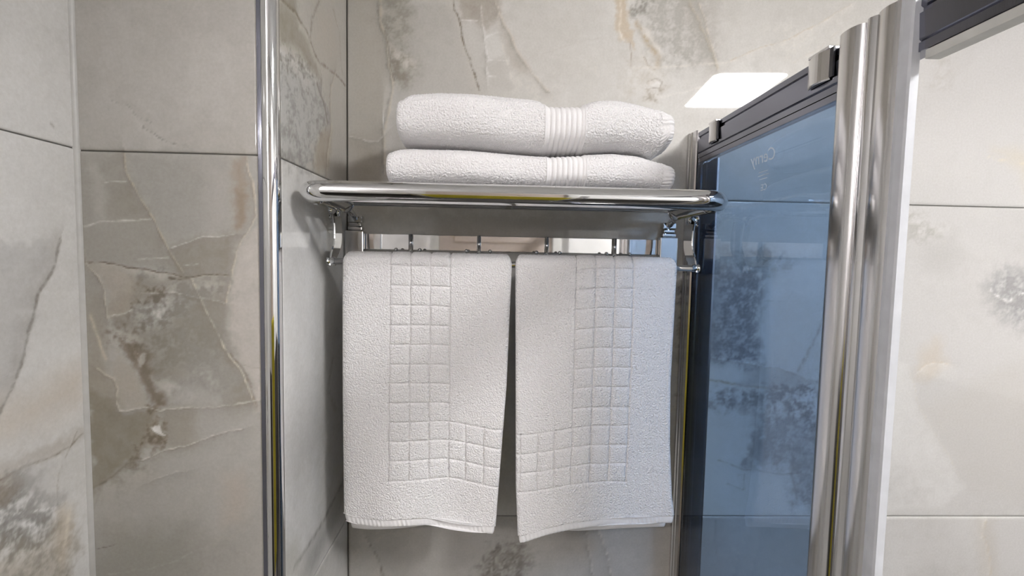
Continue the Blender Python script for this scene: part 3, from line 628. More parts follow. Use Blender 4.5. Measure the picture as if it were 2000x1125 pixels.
# door behind the viewer
dx0, dx1 = -0.30, 0.30
d = box('door_1', dx0, dx1, YR + 0.002, YR + 0.03, 0.01, 2.02, M['door'], b=0.003)
tag(d, 'cream bathroom door behind the viewer', kind='structure')
for z0, z1 in ((0.2, 0.95), (1.08, 1.5), (1.62, 1.9)):
    box('panel', dx0 + 0.08, dx1 - 0.08, YR + 0.03, YR + 0.036, z0, z1, M['door'], d, b=0.003)
for a, b2, zz0, zz1 in ((dx0 - 0.05, dx0 - 0.002, 0, 2.07), (dx1 + 0.002, dx1 + 0.05, 0, 2.07), (dx0 - 0.002, dx1 + 0.002, 2.022, 2.07)):
    box('door_frame', a, b2, YR + 0.001, YR + 0.045, zz0, zz1, M['frame_white'], d, b=0.003)
tube('handle', [(dx1 - 0.05, YR + 0.03, 1.02), (dx1 - 0.05, YR + 0.07, 1.02), (dx1 - 0.06, YR + 0.075, 1.02), (dx1 - 0.16, YR + 0.075, 1.02)], 0.008, M['chrome'], d, 12)

# ------------------------------------------------------------------ ceiling light
lt = empty('ceiling_light', (1.01, -1.235, CEIL - 0.02)); tag(lt, 'white glowing ceiling light mirrored in the glossy back wall', 'lamp')
def rrect(w, h, r, n=8):
    q = []
    for sx, sy, a0 in ((1, 1, 0), (-1, 1, 90), (-1, -1, 180), (1, -1, 270)):
        for k in range(n + 1):
            t = math.radians(a0 + 90 * k / n)
            q.append((sx * (w / 2 - r) + r * math.cos(t), sy * (h / 2 - r) + r * math.sin(t)))
    return q
ra = math.radians(5.5)
def lp(q, z): return [(1.01 + x * math.cos(ra) - y * math.sin(ra), -1.235 + x * math.sin(ra) + y * math.cos(ra), z) for x, y in q]
qi = rrect(0.285, 0.43, 0.035); qo = rrect(0.315, 0.46, 0.045); n = len(qi)
V = lp(qi, CEIL - 0.019) + lp(qi, CEIL - 0.004)
f = [tuple(range(n)), tuple(range(n, 2 * n))[::-1]] + [((i + 1) % n, i, n + i, n + (i + 1) % n) for i in range(n)]
mesh_obj('diffuser', V, f, M['panel'], lt, smooth=False)
V = lp(qo, CEIL) + lp(qo, CEIL - 0.016) + lp(qi, CEIL - 0.020) + lp(qi, CEIL)
f = [tuple(q) for q in grid_faces(4, n, False, True)]
mesh_obj('frame', V, f, M['frame_white'], lt, smooth=False)

rl = empty('fill_bar', (-0.95, YR, 2.0)); tag(rl, 'glowing fill bar added in the unseen nook behind the viewer', 'lamp')  # added as fill light, no such lamp known here
tube('diffuser', [(-1.24, YR + 0.06, 2.0), (-0.95, YR + 0.06, 2.0), (-0.66, YR + 0.06, 2.0)], 0.034, M['lamp'], rl, 20)
for xx in (-1.262, -0.638): tube('end_cap', [(xx - 0.02, YR + 0.06, 2.0), (xx + 0.02, YR + 0.06, 2.0)], 0.037, M['chrome'], rl, 20)
box('back_plate', -1.2, -0.7, YR + 0.0005, YR + 0.02, 1.97, 2.03, M['chrome'], rl, b=0.002)

# ------------------------------------------------------------------ towel rack
RX = 0.030                                   # middle of the rack
rack = empty('towel_rack', (RX, 0, 1.53)); tag(rack, 'chrome wall-mounted towel rack with tubular shelf, bar and hooks', 'towel rack')
ZS = 1.6282
XO0, XO1 = aty(583, 376, -0.238)[0], aty(1422, 393, -0.238)[0]
def loop(x0, x1, y0, y1, z, rf, rb, n=10):
    P = []
    for cx_, cy_, a0, r in ((x1 - rf, y0 + rf, -90, rf), (x1 - rb, y1 - rb, 0, rb), (x0 + rb, y1 - rb, 90, rb), (x0 + rf, y0 + rf, 180, rf)):
        for k in range(n + 1):
            t = math.radians(a0 + 90 * k / n); P.append((cx_ + r * math.cos(t), cy_ + r * math.sin(t), z))
    # long straight runs get extra rings so the sweep stays even
    Q = []
    for a, b in zip(P, P[1:] + P[:1]):
        Q.append(a); d_ = math.dist(a, b)
        if d_ > 0.02:
            for t in (0.004 / d_, 0.012 / d_, 0.25, 0.5, 0.75, 1 - 0.012 / d_, 1 - 0.004 / d_):
                Q.append(tuple(a[i] + (b[i] - a[i]) * t for i in range(3)))
    return Q
RF = 0.0134
def ushape(x0, x1, yf, yb, z, r, n=12):
    P = [(x0, yb, z), (x0, yb - 0.03, z), (x0, yf + r + 0.03, z), (x0, yf + r + 0.006, z)]
    P += [(x0 + r - r * math.cos(t), yf + r - r * math.sin(t), z) for t in np.linspace(0, math.pi / 2, n)]
    P += [(x0 + r + 0.006, yf, z)] + [(x0 + (x1 - x0) * q_, yf, z) for q_ in (0.15, 0.3, 0.5, 0.7, 0.85)] + [(x1 - r - 0.006, yf, z)]
    P += [(x1 - r + r * math.sin(t), yf + r - r * math.cos(t), z) for t in np.linspace(0, math.pi / 2, n)]
    P += [(x1, yf + r + 0.006, z), (x1, yf + r + 0.03, z), (x1, yb - 0.03, z), (x1, yb, z)]
    return P
UP = ushape(XO0 + RF, XO1 - RF, -0.255, -0.085, ZS, 0.026)
sf = tube('shelf_frame', UP, RF, M['chrome'], rack, 32)
for xx, sd_ in ((XO0 + RF, -1), (XO1 - RF, 1)):
    tube('end_cap', [(xx, -0.0848, ZS), (xx, -0.080, ZS), (xx, -0.0765, ZS)], [RF, RF * 0.9, RF * 0.5], M['chrome'], sf, 24)
    tube('elbow_ring', [(xx, -0.2165, ZS), (xx, -0.2135, ZS)], RF + 0.0006, M['chrome'], sf, 28)
for yy in (-0.220, -0.184, -0.148, -0.112):
    tube('shelf_tube', [(x, yy, ZS + 0.008) for x in (XO0 + RF, -0.1, 0.03, 0.15, XO1 - RF)], 0.006, M['chrome'], rack, 16)
for yy in (-0.076, -0.045):
    tube('shelf_tube', [(x, yy, ZS + 0.008) for x in (-0.2600, -0.1, 0.03, 0.15, 0.3220)], 0.006, M['chrome'], rack, 16)
XBL, XBR = -0.2500, 0.3120
for sx, xb in ((-1, XBL), (1, XBR)):
    # side plate: a bowed flat strip, thin in x
    zz = np.linspace(1.6135, 1.531, 15); V = []
    for k, z in enumerate(zz):
        t = k / 14.0
        yf = -0.130 + 0.006 * math.sin(math.pi * min(t / 0.75, 1)) - 0.016 * sstep(0.5, 1.0, t)
        wd = 0.034 - 0.018 * sstep(0.75, 1.0, t)
        for (x, y) in ((xb - 0.0016, yf + 0.0008), (xb, yf), (xb + 0.0016, yf + 0.0008), (xb + 0.0016, yf + wd), (xb - 0.0016, yf + wd)):
            V.append((x, y, z))
    f = [tuple(q) for q in grid_faces(15, 5, False, True)] + [tuple(range(5))[::-1], tuple(range(70, 75))]
    br = mesh_obj('side_bracket', V, f, M['chrome'], rack, smooth=False)
    tube('arm', [(xb, -0.132, 1.6145), (xb, -0.10, 1.6200), (xb, -0.075, 1.6240), (xb, -0.045, 1.6240), (xb, -0.016, 1.6120)], [0.0055, 0.0055, 0.0055, 0.0055, 0.006], M['chrome'], br, 16)
    tube('clamp', [(xb - sx * 0.006, -0.123, ZS - 0.012), (xb - sx * 0.006, -0.123, 1.606)], 0.0042, M['chrome'], br, 14)
    tube('screw', [(xb + sx * 0.002, -0.12, 1.605), (xb + sx * 0.008, -0.12, 1.605)], 0.0035, M['chrome_dark'], br, 12)
    # wall mount: two stacked collars above a box plate
    x0, x1 = xb - 0.0165, xb + 0.0165
    mt = box('wall_mount', x0, x1, -0.020, -0.0002, 1.525, 1.590, M['chrome'], rack, b=0.002)
    v, f = [], []
    for (q0, q1, yb, za, zb) in ((x0 + 0.005, x1 - 0.003, -0.017, 1.5905, 1.597), (x0 + 0.007, x1 - 0.005, -0.016, 1.5975, 1.604), (x0 + 0.005, x1 - 0.003, -0.017, 1.6045, 1.616)):
        v, f = box_data(q0, q1, yb, -0.0002, za, zb, 0.0015)
        mesh_obj('collar', v, f, M['chrome'], mt, smooth=False)
    tube('bar_end', [(xb - sx * 0.007, -0.1395, 1.537), (xb + sx * 0.0045, -0.1395, 1.537)], 0.0066, M['chrome'], br, 20)
tube('towel_bar', [(x, -0.1395, 1.537) for x in (XBL + 0.004, -0.1, 0.03, 0.2, XBR - 0.004)], 0.0049, M['chrome'], rack, 20)
hr = box('hook_rail', XBL + 0.0170, XBR - 0.0170, -0.0065, -0.0002, 1.5575, 1.5855, M['chrome'], rack, b=0.0008)
for px in (800, 935, 1069, 1203):
    hx = aty(px, 480, -0.02)[0]
    hk = tube('hook', [(hx, -0.0105, 1.586), (hx, -0.0105, 1.5555)], [0.0036, 0.0036], M['chrome'], rack, 14)
    for s in (-1, 1):
        ex = hx + s * 0.0205
        V1, F1 = tube_data([(hx, -0.0105, 1.557), (hx + s * 0.006, -0.016, 1.552), (hx + s * 0.014, -0.026, 1.549), (ex, -0.034, 1.551), (ex, -0.036, 1.5555)], 0.0021, 10)
        mesh_obj('prong', V1, F1, M['chrome'], hk)
        ph = np.linspace(0.15, math.pi - 0.15, 7)
        tube('knob', [(ex, -0.036, 1.5575 - 0.0036 * math.cos(t)) for t in ph], [0.0036 * math.sin(t) for t in ph], M['chrome'], hk, 14)

# ------------------------------------------------------------------ terry cloth helpers
def slab(mid, nor, xl, xr, h, nu, disp, ni=24, na=6):
    """mid: rows of f(x) -> (y, z); nor: rows of (ny, nz); xl/xr/h per row; outer face carries disp(row, x, z)"""
    R = []
    uo = np.linspace(0, 1, nu); ui = np.linspace(1, 0, ni); ang = np.linspace(math.pi / 2, -math.pi / 2, na + 2)[1:-1]
    for k in range(len(mid)):
        a, b, hh = xl[k] + h[k], xr[k] - h[k], h[k]
        X = np.concatenate([a + uo * (b - a), b + hh * np.cos(ang), a + ui * (b - a), a - hh * np.cos(ang[::-1])])
        O = np.concatenate([np.full(nu, hh), hh * np.sin(ang), np.full(ni, -hh), hh * np.sin(ang[::-1])])
        Y, Z = mid[k](X); ny, nz = nor[k]
        D = disp(k, X, Z); wt = np.concatenate([np.ones(nu), (np.sin(ang) + 1) / 2, np.zeros(ni), (np.sin(ang[::-1]) + 1) / 2])
        O = O + D * wt
        R.append(np.stack([X, Y + ny * O, Z + nz * O], -1))
    P = np.stack(R); n, m = P.shape[:2]
    # close both ends by drawing the last ring in to the middle line
    e0 = P[0].copy(); e1 = P[-1].copy()
    for e in (e0, e1):
        c = np.stack([e[:, 0], np.full(m, e[:, 1].mean()), e[:, 2]], -1); e[:, 1] = c[:, 1] + (e[:, 1] - c[:, 1]) * 0.05
    P = np.concatenate([e0[None], P, e1[None]])
    return P.reshape(-1, 3), grid_faces(n + 2, m, False, True)
def terry_n(a, b, seed, amp=0.0005):
    return amp * (fbm(a, b, 390, 2, seed) * 1.2 + 0.8 * perlin(a * 520, b * 520, seed + 9))

YB, ZB, RA, HT = -0.1395, 1.537, 0.0108, 0.0054
def pz(px, py): return aty(px, py, -0.158)[2]
def pxx(px, py): return aty(px, py, -0.158)[0]
def interp(tab): 
    tab = sorted(tab); a = np.array([t[0] for t in tab]); b = np.array([t[1] for t in tab])
    return lambda x: np.interp(x, a, b)
def smooth_interp(tab):
    g = interp(tab); lo, hi = min(t[0] for t in tab), max(t[0] for t in tab)
    def f(x):
        x = np.asarray(x, float); s = 0; ws = 0
        for dlt, wt in ((-0.018, 1), (-0.009, 2), (0, 3), (0.009, 2), (0.018, 1)):
            s = s + wt * g(np.clip(x + dlt, lo, hi)); ws += wt
        return s / ws
    return f

def hanging_towel(label, left, right, bottom, backbot, relief, wave, seed):
    """left/right: edge x against z; bottom/backbot: hem z against x"""
    root = empty('hand_towel', (float(left(1.3) + right(1.3)) / 2, YB, ZB)); tag(root, label, 'towel', 'hand towels on the bar')
    HEM = 0.0125
    NF, NA, NB = 430, 22, 60
    mid, nor, xl, xr, hh = [], [], [], [], []
    for k in range(NF):
        t = k / (NF - 1)
        def f(X, t=t):
            zb = bottom(X) + HEM; Z = zb + (ZB - zb) * t
            return YB - RA + wave(X, Z), Z
        zr = 1.125 + (ZB - 1.125) * t
        mid.append(f); nor.append((-1, 0)); xl.append(float(left(zr))); xr.append(float(right(zr))); hh.append(HT)
    for k in range(1, NA):
        th = math.pi * k / NA
        def f(X, th=th): return YB - RA * math.cos(th) + wave(X, np.full(X.shape, ZB)) * (math.cos(th) + 1) / 2, np.full(X.shape, ZB + RA * math.sin(th))
        ins = 0.004 * math.sin(th) ** 2
        mid.append(f); nor.append((-math.cos(th), math.sin(th))); xl.append(float(left(ZB)) + ins); xr.append(float(right(ZB)) - ins); hh.append(HT)
    for k in range(NB):
        t = 1 - k / (NB - 1)
        def f(X, t=t):
            zb = backbot(X) + HEM; Z = zb + (ZB - zb) * t
            return np.full(X.shape, YB + RA) + 0.3 * wave(X, Z), Z
        zr = 1.125 + (ZB - 1.125) * t
        mid.append(f); nor.append((1, 0)); xl.append(float(left(zr)) + 0.003); xr.append(float(right(zr)) - 0.003); hh.append(HT)
    def disp(k, X, Z):
        d_ = terry_n(X, Z if k < NF else Z + (k - NF) * 0.002, seed, 0.00055)
        if k < NF + NA: d_ = d_ + relief(X, Z if k < NF else np.full(X.shape, ZB + RA * math.pi / NA * (k - NF)))
        return d_
    V, f = slab(mid, nor, xl, xr, hh, 290, disp)
    body = mesh_obj('terry_body', V, f, M['terry'], root)
    # hems: flat woven ends, ribbed by the stitching
    for nm, bt, yy, n_ in (('front_hem', bottom, -1, -1), ('back_hem', backbot, 1, 1)):
        mid, nor, xl, xr, hh = [], [], [], [], []
        for k in range(14):
            t = k / 13
            def f2(X, t=t):
                Z = bt(X) + HEM * 1.1 * t
                return (YB - RA + wave(X, Z)) if yy < 0 else (np.full(X.shape, YB + RA) + 0.3 * wave(X, Z)), Z
            mid.append(f2); nor.append((n_, 0)); ins = 0.0015 + (0.003 if yy > 0 else 0) + 0.002 * (1 - t) ** 3
            xl.append(float(left(1.12)) + ins); xr.append(float(right(1.12)) - ins); hh.append(0.0040 - 0.0012 * abs(2 * t - 1) ** 3)
        def d2(k, X, Z): return 0.00055 * np.sin(2 * np.pi * (X + 0.25 * (Z - 1.12)) / 0.0066) * sstep(-0.3, 0.3, perlin(X * 40, Z * 0 + 3, seed)) + terry_n(X, Z, seed + 3, 0.00015)
        V, f = slab(mid, nor, xl, xr, hh, 200, d2)
        mesh_obj(nm, V, f, M['band'], root)
    return root

def groove(d, g=0.0026, wd=0.00115): return -g * np.exp(-(d / wd) ** 2)
def make_relief(cols, ext, rows, zL, zR, x_in, x_out, edge_x, dipmax, seed):
    """woven squares: a ladder three wide turning into a foot three high"""
    c0, c1 = min(cols), max(cols); sgn = 1 if x_out > x_in else -1
    def f(X, Z):
        wob = 0.0012 * perlin(X * 35, Z * 35, seed) ; wob2 = 0.0012 * perlin(X * 35, Z * 35, seed + 4)
        t = sstep(0, 1, ((X - x_in) / (x_out - x_in)).clip(0, 1))
        Zd = Z + dipmax * t + wob; Xd = X + wob2
        d_ = np.full(X.shape, 1.0)
        inL = (Xd > c0 - 0.002) & (Xd < c1 + 0.002) & (Zd > zL - 0.002)
        for c in cols: d_ = np.where(inL, np.minimum(d_, np.abs(Xd - c)), d_)
        inF = (Zd > zL - 0.002) & (Zd < zR + 0.002) & ((Xd - (c0 if sgn > 0 else c1)) * sgn > -0.002)
        for c in ext: d_ = np.where(inF, np.minimum(d_, np.abs(Xd - c)), d_)
        for r in rows:
            reg = inF if r < zR + 0.001 else inL
            d_ = np.where(reg, np.minimum(d_, np.abs(Zd - r)), d_)
        out = groove(d_)
        out = out + np.where((inL | inF), 0.0008 * (1 - np.exp(-(d_ / 0.004) ** 2)), 0)
        return out + groove(np.abs(X - edge_x + 0.3 * wob2), 0.0007, 0.0009)
    return f

# left towel
lf = interp([(1.10, pxx(668, 1030)), (1.3, pxx(667, 800)), (1.55, pxx(667, 495))])
rt = interp([(1.10, pxx(966, 1045)), (1.2, pxx(975, 950)), (1.35, pxx(990, 740)), (1.55, pxx(1001, 495))])
bot = smooth_interp([(pxx(a, b), pz(a, b)) for a, b in ((667, 1018), (690, 1030), (730, 1030), (790, 1026), (840, 1030), (880, 1040), (920, 1045), (968, 1046))])
bbk = smooth_interp([(pxx(a, b), pz(a, b) - 0.010) for a, b in ((667, 1036), (700, 1042), (790, 1036), (860, 1028), (968, 1030))])
rows = [pz(762, y) for y in (519, 558, 597, 636, 674, 713, 750, 788, 825, 862, 900, 938)]
cols = [pxx(x, 700) for x in (760, 799.5, 838, 877)]; ext = cols + [pxx(x, 890) for x in (908, 944, 981)]
rel = make_relief(cols, ext, rows, pz(762, 938), pz(762, 825), pxx(850, 900), pxx(985, 900), pxx(674, 800), 0.0125, 3)
def wv(X, Z):
    t = sstep(1.45, 1.10, Z)
    return t * (0.006 * np.sin((X + 0.10) * 38) - 0.004 * np.cos((X + 0.23) * 18)) - 0.002 * np.sin(X * 21 + Z * 9)
hanging_towel('white terry hand towel hanging on the bar beside the tiled alcove wall', lf, rt, bot, bbk, rel, wv, 1)
# right towel
lf = interp([(1.10, pxx(1013, 1060)), (1.2, pxx(1009, 900)), (1.35, pxx(1008, 740)), (1.55, pxx(1007, 495))])
rt = interp([(1.10, pxx(1322, 1025)), (1.16, pxx(1314, 980)), (1.25, pxx(1312, 860)), (1.35, pxx(1314, 740)), (1.55, pxx(1328, 500))])
bot = smooth_interp([(pxx(a, b), pz(a, b)) for a, b in ((1010, 1066), (1030, 1062), (1060, 1050), (1110, 1038), (1200, 1030), (1260, 1029), (1322, 1022))])
bbk = smooth_interp([(pxx(a, b), pz(a, b) - 0.010) for a, b in ((1012, 1030), (1060, 1034), (1120, 1044), (1200, 1041), (1322, 1034))])
rows = [pz(1200, y) for y in (487, 525, 564, 602, 641, 680, 719, 757, 796, 833, 871, 908, 944)]
cols = [pxx(x, 700) for x in (1122.5, 1160, 1197, 1233)]; ext = cols + [pxx(x, 890) for x in (1083, 1050, 1016)]
rel = make_relief(cols, ext, rows, pz(1200, 944), pz(1200, 833), pxx(1170, 900), pxx(1008, 900), pxx(1301, 800), 0.017, 8)
def wv2(X, Z):
    t = sstep(1.48, 1.12, Z)
    return t * (0.005 * np.sin((X - 0.02) * 30 + 1.2) - 0.004 * np.cos((X - 0.03) * 20)) - 0.0025 * np.sin(X * 24 + Z * 7)
hanging_towel('white terry hand towel hanging on the bar beside the blue glass', lf, rt, bot, bbk, rel, wv2, 2)

# ------------------------------------------------------------------ folded bath towels
def folded_towel(label, top, bottom, xe0, xe1, yf, yb, seed, rib, hemx):
    """top / bottom: outline against x; a loft along x with a rounded front fold"""
    root = empty('bath_towel', ((xe0 + xe1) / 2, (yf + yb) / 2, float(bottom((xe0 + xe1) / 2)))); tag(root, label, 'towel', 'folded bath towels on the shelf')
    NT = 220
    th = np.linspace(0, 2 * np.pi, NT, endpoint=False)
    ce_, se_ = np.cos(th), np.sin(th)
    def ring(x, endk, hemk, ribm):
        zt, zb = float(top(x)), float(bottom(x)); hz = (zt - zb) / 2; zc = (zt + zb) / 2
        ex = 3.2
        sy = np.sign(ce_) * np.abs(ce_) ** (2 / ex); sz = np.sign(se_) * np.abs(se_) ** (2 / 2.9)
        fr = 0.5 + 0.5 * ce_                                   # 1 at the front fold
        hy = (yb - yf) / 2
        Y = (yf + yb) / 2 - sy * hy * (1 - 0.12 * endk) + 0.004 * np.sin(x * 40) * fr
        Z = zc + sz * hz
        arc_ = np.cumsum(np.hypot(np.diff(Y, append=Y[0]), np.diff(Z, append=Z[0])))
        off = np.zeros(NT)
        if ribm is not None: off += ribm
        else: off += terry_n(np.full(NT, x), arc_, seed, 0.0009)
        if hemk: off += 0.0008 * np.sin(arc_ * 2 * np.pi / 0.0052)
        ny = -np.sign(ce_) * np.abs(ce_) ** (2 - 2 / ex); nz = np.sign(se_) * np.abs(se_) ** (2 - 2 / 2.9)
        l_n = np.hypot(ny, nz) + 1e-9
        return np.stack([np.full(NT, x), Y + ny / l_n * off, Z + nz / l_n * off], -1)
    def loft(name, x0, x1, stp, mode, cap0=False, cap1=False):
        n = max(4, int((x1 - x0) / stp)); R = []
        xs = np.linspace(x0, x1, n)
        for x in xs:
            rm = None
            if mode == 'rib':
                ph = (x - x0) / (x1 - x0)
                rm = np.full(NT, 0.0020 * np.abs(np.sin(np.pi * 8 * ph)) ** 0.7 - 0.0026 + 0.0028 * (sstep(0.06, 0, ph) + sstep(0.94, 1, ph)))
                rm = rm + terry_n(np.full(NT, x), th * 0.05, seed, 0.00012)
            R.append(ring(x, 0, mode == 'hem', rm))
        R = [np.array(r) for r in R]
        def cap(r, sgn):
            c = r.mean(0); out = []
            # rounded shoulder, then an end showing the folded layers
            for s, dx in ((0.97, 0.0035), (0.90, 0.006), (0.78, 0.0072), (0.62, 0.0060), (0.45, 0.0078), (0.30, 0.0062), (0.16, 0.0078), (0.03, 0.007)):
                q = c + (r - c) * np.array([1, 1 - (1 - s) * 0.35, s]); q[:, 0] = r[:, 0] + sgn * dx; out.append(q)
            return out
        if cap0: R = cap(R[0], -1)[::-1] + R
        if cap1: R = R + cap(R[-1], 1)
        P = np.stack(R)
        return mesh_obj(name, P.reshape(-1, 3), grid_faces(P.shape[0], NT, False, True), M['band'] if mode != 'terry' else M['terry'], root)
    loft('terry_body', xe0 + 0.006, rib[0], 0.0011, 'terry', cap0=True)
    loft('ribbed_band', rib[0], rib[1], 0.0005, 'rib')
    loft('terry_end', rib[1], hemx, 0.0011, 'terry')
    loft('hem', hemx, xe1 - 0.006, 0.0011, 'hem', cap1=True)
    return root
YF1 = -0.226
def q(px, py): return aty(px, py, YF1 + 0.012)
def outl(pp): return smooth_interp2([(q(a, b)[0], q(a, b)[2]) for a, b in pp])
def smooth_interp2(tab):
    g = interp(tab)
    def f(x):
        s = 0; ws = 0
        for dlt, wt in ((-0.005, 1), (-0.0025, 2), (0, 3), (0.0025, 2), (0.005, 1)): s += wt * g(x + dlt); ws += wt
        return s / ws
    return f
SHELF_TOP = ZS + 0.008 + 0.006
bnd = [(757, 287), (775, 281), (800, 280), (900, 285), (1000, 292), (1062, 297), (1100, 296), (1142, 295), (1200, 291), (1250, 294), (1280, 303), (1300, 309), (1312, 318)]
topU = outl([(770, 205), (780, 188), (790, 176), (805, 170), (850, 168), (900, 171), (1000, 177), (1040, 180), (1055, 184), (1066, 192), (1076, 195), (1105, 197), (1138, 198), (1148, 192), (1165, 187), (1190, 184), (1215, 184), (1250, 191), (1285, 201), (1300, 207), (1314, 222)])
botU = outl([(770, 262), (780, 270), (790, 277)] + [(a, b - 2) for a, b in bnd[2:9]] + [(1250, 293), (1278, 300), (1290, 300), (1300, 294), (1314, 280)])
topL = outl([(752, 300), (762, 289), (775, 283)] + [(a, b + 1) for a, b in bnd[2:9]] + [(1250, 296), (1280, 307), (1300, 314), (1314, 324)])
ribx = (q(1063, 250)[0], q(1142, 250)[0])
folded_towel('thicker white bath towel folded on top of the stack', topU, botU, q(776, 230)[0], q(1313, 250)[0], YF1, -0.05, 21, ribx, q(1289, 250)[0])
folded_towel('flatter white bath towel folded under the other one, resting on the shelf', topL, lambda x: SHELF_TOP + 0.0006, q(757, 330)[0], q(1313, 340)[0], YF1 - 0.001, -0.05, 27, (q(1066, 330)[0], q(1144, 330)[0]), q(1291, 330)[0])

# ------------------------------------------------------------------ shower partition
sp = empty('shower_screen', (0.37, -0.2, 0)); tag(sp, 'sliding shower screen of blue tinted glass in a metal frame', 'shower screen')
ZT = 1.772
GX0, GX1 = 0.3515, 0.3575
CX = 0.3496
gp = box('glass_pane', GX0, GX1, -0.398, -0.010, 0.02, 1.7190, M['glass'], sp, b=0.0006)
# wall channel with ribs
pts = [(0.3445, -0.0005), (0.3445, -0.006), (0.3465, -0.008), (0.3465, -0.014), (0.3480, -0.016), (0.3480, -0.030), (0.3508, -0.031), (0.3508, -0.0105), (0.3580, -0.0105), (0.3580, -0.033), (0.3610, -0.034), (0.3850, -0.034), (0.3850, -0.0005)]
extrude_profile('wall_channel', pts, 0.0, 1.777, M['brushed'], sp)
pts = [(0.3625, -0.036), (0.3600, -0.038), (0.3600, -0.050), (0.3615, -0.052), (0.3615, -0.066), (0.3595, -0.068), (0.3595, -0.090), (0.3610, -0.0915), (0.3640, -0.0915), (0.3640, -0.036)]
extrude_profile('stile', pts, 0.02, 1.718, M['stile'], sp)
# top rail: grooved section running along y
sec = [(0.3512, 1.7275), (0.3512, 1.7350), (0.3530, 1.7362), (0.3512, 1.7378), (0.3500, 1.7590), (0.3530, 1.7605), (0.3530, 1.7635), (0.3508, 1.7650), (0.3508, ZT), (0.3660, ZT), (0.3660, 1.7275)]
def rail_prism(name, sec, y0, y1, mat):
    n = len(sec); V = [(x, y0, z) for x, z in sec] + [(x, y1, z) for x, z in sec]
    f = [(i, (i + 1) % n, n + (i + 1) % n, n + i) for i in range(n)] + [tuple(range(n))[::-1], tuple(range(n, 2 * n))]
    return mesh_obj(name, V, f, mat, sp, smooth=False)
rail_prism('top_rail', sec, YR + 0.001, -0.0345, M['rail'])
rail_prism('rail_gasket', [(0.3522, 1.7195), (0.3522, 1.7268), (0.3640, 1.7268), (0.3640, 1.7195)], -0.3860, -0.0345, M['rail'])
rail_prism('rail_lip', [(0.3518, 1.7195), (0.3518, 1.7268), (0.3640, 1.7268), (0.3640, 1.7195)], YR + 0.001, -0.485, M['lip'])
extrude_profile('wall_channel', [(0.345, YR + 0.001), (0.345, YR + 0.03), (0.392, YR + 0.03), (0.392, YR + 0.001)], 0.0, 1.718, M['brushed'], sp)
rail_prism('bottom_rail', [(0.3480, 0.0), (0.3480, 0.018), (0.3900, 0.018), (0.3900, 0.0)], YR + 0.031, -0.0345, M['rail'])
# roller clips hooked over the glass and the rail
def clip(y0, y1, z0, z1):
    ts = np.linspace(0, 1, 9); n = 9
    outer = []
    for t in ts:                                                # bulging front
        y = y0 + (y1 - y0) * t; outer.append((CX - 0.0012 - 0.0045 * math.sin(math.pi * t), y))
    V = []; 
    for z, ins in ((z0, 0.001), (z0 + 0.0015, 0), (z1 - 0.0012, 0), (z1, 0.001)):
        V += [(x + ins, y, z) for x, y in outer] + [(CX - 0.0002, y1, z), (CX - 0.0002, y0, z)]
    m_ = n + 2
    f = [tuple(q_) for q_ in grid_faces(4, m_, False, True)] + [tuple(range(m_))[::-1], tuple(range(3 * m_, 4 * m_))]
    c = mesh_obj('roller_clip', V, f, M['brushed'], sp, smooth=False)
    box('clip_hook', CX - 0.0030, 0.374, y0 + 0.001, y1 - 0.001, z1 - 0.0005, z1 + 0.0025, M['brushed'], c, b=0.0006)
    box('clip_pad', CX - 0.0022, CX - 0.0002, y0 - 0.006, y0 - 0.0004, z0 + 0.002, z1 - 0.001, M['black'], c)
clip(-0.110, -0.082, 1.7405, 1.7725)
clip(-0.372, -0.336, 1.7430, 1.7760)
# closing post: half-round pull, bowed face, pale seal
arc = [(0.3495 - 0.0090 * math.sin(t), -0.405 + 0.0175 * math.cos(t)) for t in np.linspace(0, math.pi, 20)]
pts = arc + [(0.3498, -0.4235), (0.3498, -0.3992)]
extrude_profile('pull_profile', pts, 0.02, 1.778, M['brushed'], sp, smooth=True, bev=0.0)
yy = np.concatenate([np.linspace(-0.4240, -0.4370, 13), np.linspace(-0.4375, -0.4640, 21)])
face = [(0.3468 - (0.0030 * math.sin(math.pi * (y + 0.424) / -0.013) if y > -0.4371 else 0.0036 * math.sin(math.pi * (y + 0.4374) / -0.0266) ** 0.8 if y > -0.4639 else 0), y) for y in yy]
extrude_profile('door_post', face + [(0.3498, -0.4640), (0.3498, -0.4240)], 0.02, 1.778, M['brushed'], sp, smooth=True)
extrude_profile('seal_strip', [(0.3452, -0.4648), (0.3446, -0.4690), (0.3446, -0.4765), (0.3458, -0.4785), (0.3530, -0.4785), (0.3530, -0.4648)], 0.02, 1.790, M['seal'], sp)

# etched maker's mark, read from inside the shower
def etched(name, body, ydir_y, z, size, shear=0.0):
    cu = bpy.data.curves.new(name, 'FONT'); cu.body = body; cu.size = size; cu.align_x = 'CENTER'; cu.align_y = 'CENTER'; cu.shear = shear
    cu.resolution_u = 4; cu.extrude = 0.00012
    tmp = bpy.data.objects.new(name + '_curve', cu); COL.objects.link(tmp)
    bpy.context.view_layer.update()
    dg = bpy.context.evaluated_depsgraph_get()
    me = bpy.data.meshes.new_from_object(tmp.evaluated_get(dg)); 
    bpy.data.objects.remove(tmp)
    me.transform(Matrix(((0, 0, 1, GX0 - 0.00016), (1, 0, 0, ydir_y), (0, 1, 0, z), (0, 0, 0, 1))))
    me.materials.clear(); me.materials.append(M['etch'])
    o = bpy.data.objects.new(name, me); COL.objects.link(o); o.parent = gp
    o.matrix_parent_inverse = Matrix.Translation(-Vector(sp.location)) @ Matrix.Identity(4)
    o.matrix_parent_inverse = gp.matrix_world.inverted()
    return o
bpy.context.view_layer.update()
mk = atx(1491, 307, GX0); etched('etched_name', "Cerny", mk[1], mk[2], 0.0235, 0.2)
mk = atx(1492, 366, GX0); etched('etched_mark', "CE", mk[1], mk[2], 0.012)
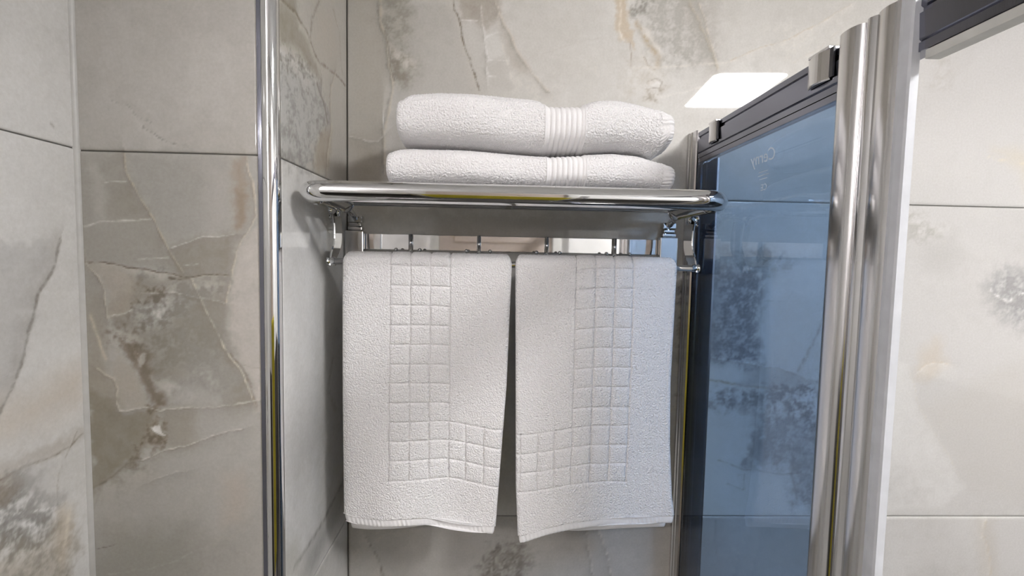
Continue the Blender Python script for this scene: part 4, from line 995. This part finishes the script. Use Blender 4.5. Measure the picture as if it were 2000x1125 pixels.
for py_, wd in ((335, 0.022), (342, 0.026), (349, 0.018)):
    mk = atx(1491, py_, GX0)
    box('etched_line', GX0 - 0.00022, GX0 - 0.00002, mk[1] - wd / 2, mk[1] + wd / 2, mk[2] - 0.0004, mk[2] + 0.0004, M['etch'], gp)

# ------------------------------------------------------------------ yellow cloth and stand added for the viewer's clothing, mirrored in the chrome
SY, SZ = -1.14, 1.34
st = empty('cloth_stand', (0.0, SY, 0)); tag(st, 'slim chrome stand added to hold the yellow cloth behind the viewer', 'towel stand')
for sx in (-1, 1):
    tube('upright', [(sx * 0.27, SY, 0.02), (sx * 0.27, SY, 0.7), (sx * 0.27, SY, SZ)], 0.009, M['chrome'], st, 14)
    tube('foot', [(sx * 0.27, SY - 0.14, 0.012), (sx * 0.27, SY, 0.012), (sx * 0.27, SY + 0.14, 0.012)], 0.011, M['chrome'], st, 14)
tube('crossbar', [(-0.27, SY, SZ), (0, SY, SZ), (0.27, SY, SZ)], 0.008, M['chrome'], st, 14)
yt = empty('clothing_standin', (0.0, SY, SZ)); tag(yt, 'added yellow cloth standing in for clothing of the viewer, mirrored in the chrome', 'towel')
path = [(SY + 0.014, z) for z in np.linspace(0.62, SZ, 30)] + [(SY + 0.014 * math.cos(t), SZ + 0.014 * math.sin(t)) for t in np.linspace(0.3, math.pi - 0.3, 6)] + [(SY - 0.014, z) for z in np.linspace(SZ, 0.7, 26)]
xs_ = np.linspace(-0.235, 0.235, 60); rows_ = []
for sg in (1, -1):
    R_ = []
    for (y, z) in (path if sg > 0 else path[::-1]):
        o_ = 0.0035 * sg; ny = 1 if y > SY + 0.01 else (-1 if y < SY - 0.01 else 0); nz = 1 if ny == 0 else 0
        wv_ = 0.010 * np.sin(xs_ * 34 + 0.6) * np.clip((SZ - z) / 0.5, 0, 1)
        R_.append(np.stack([xs_, y + ny * o_ + np.abs(wv_) * ny, np.full(60, z + nz * o_)], -1))
    rows_ += R_
P = np.stack(rows_)
mesh_obj('standin_sheet', P.reshape(-1, 3), grid_faces(P.shape[0], 60, True, False), M['yellow'], yt)
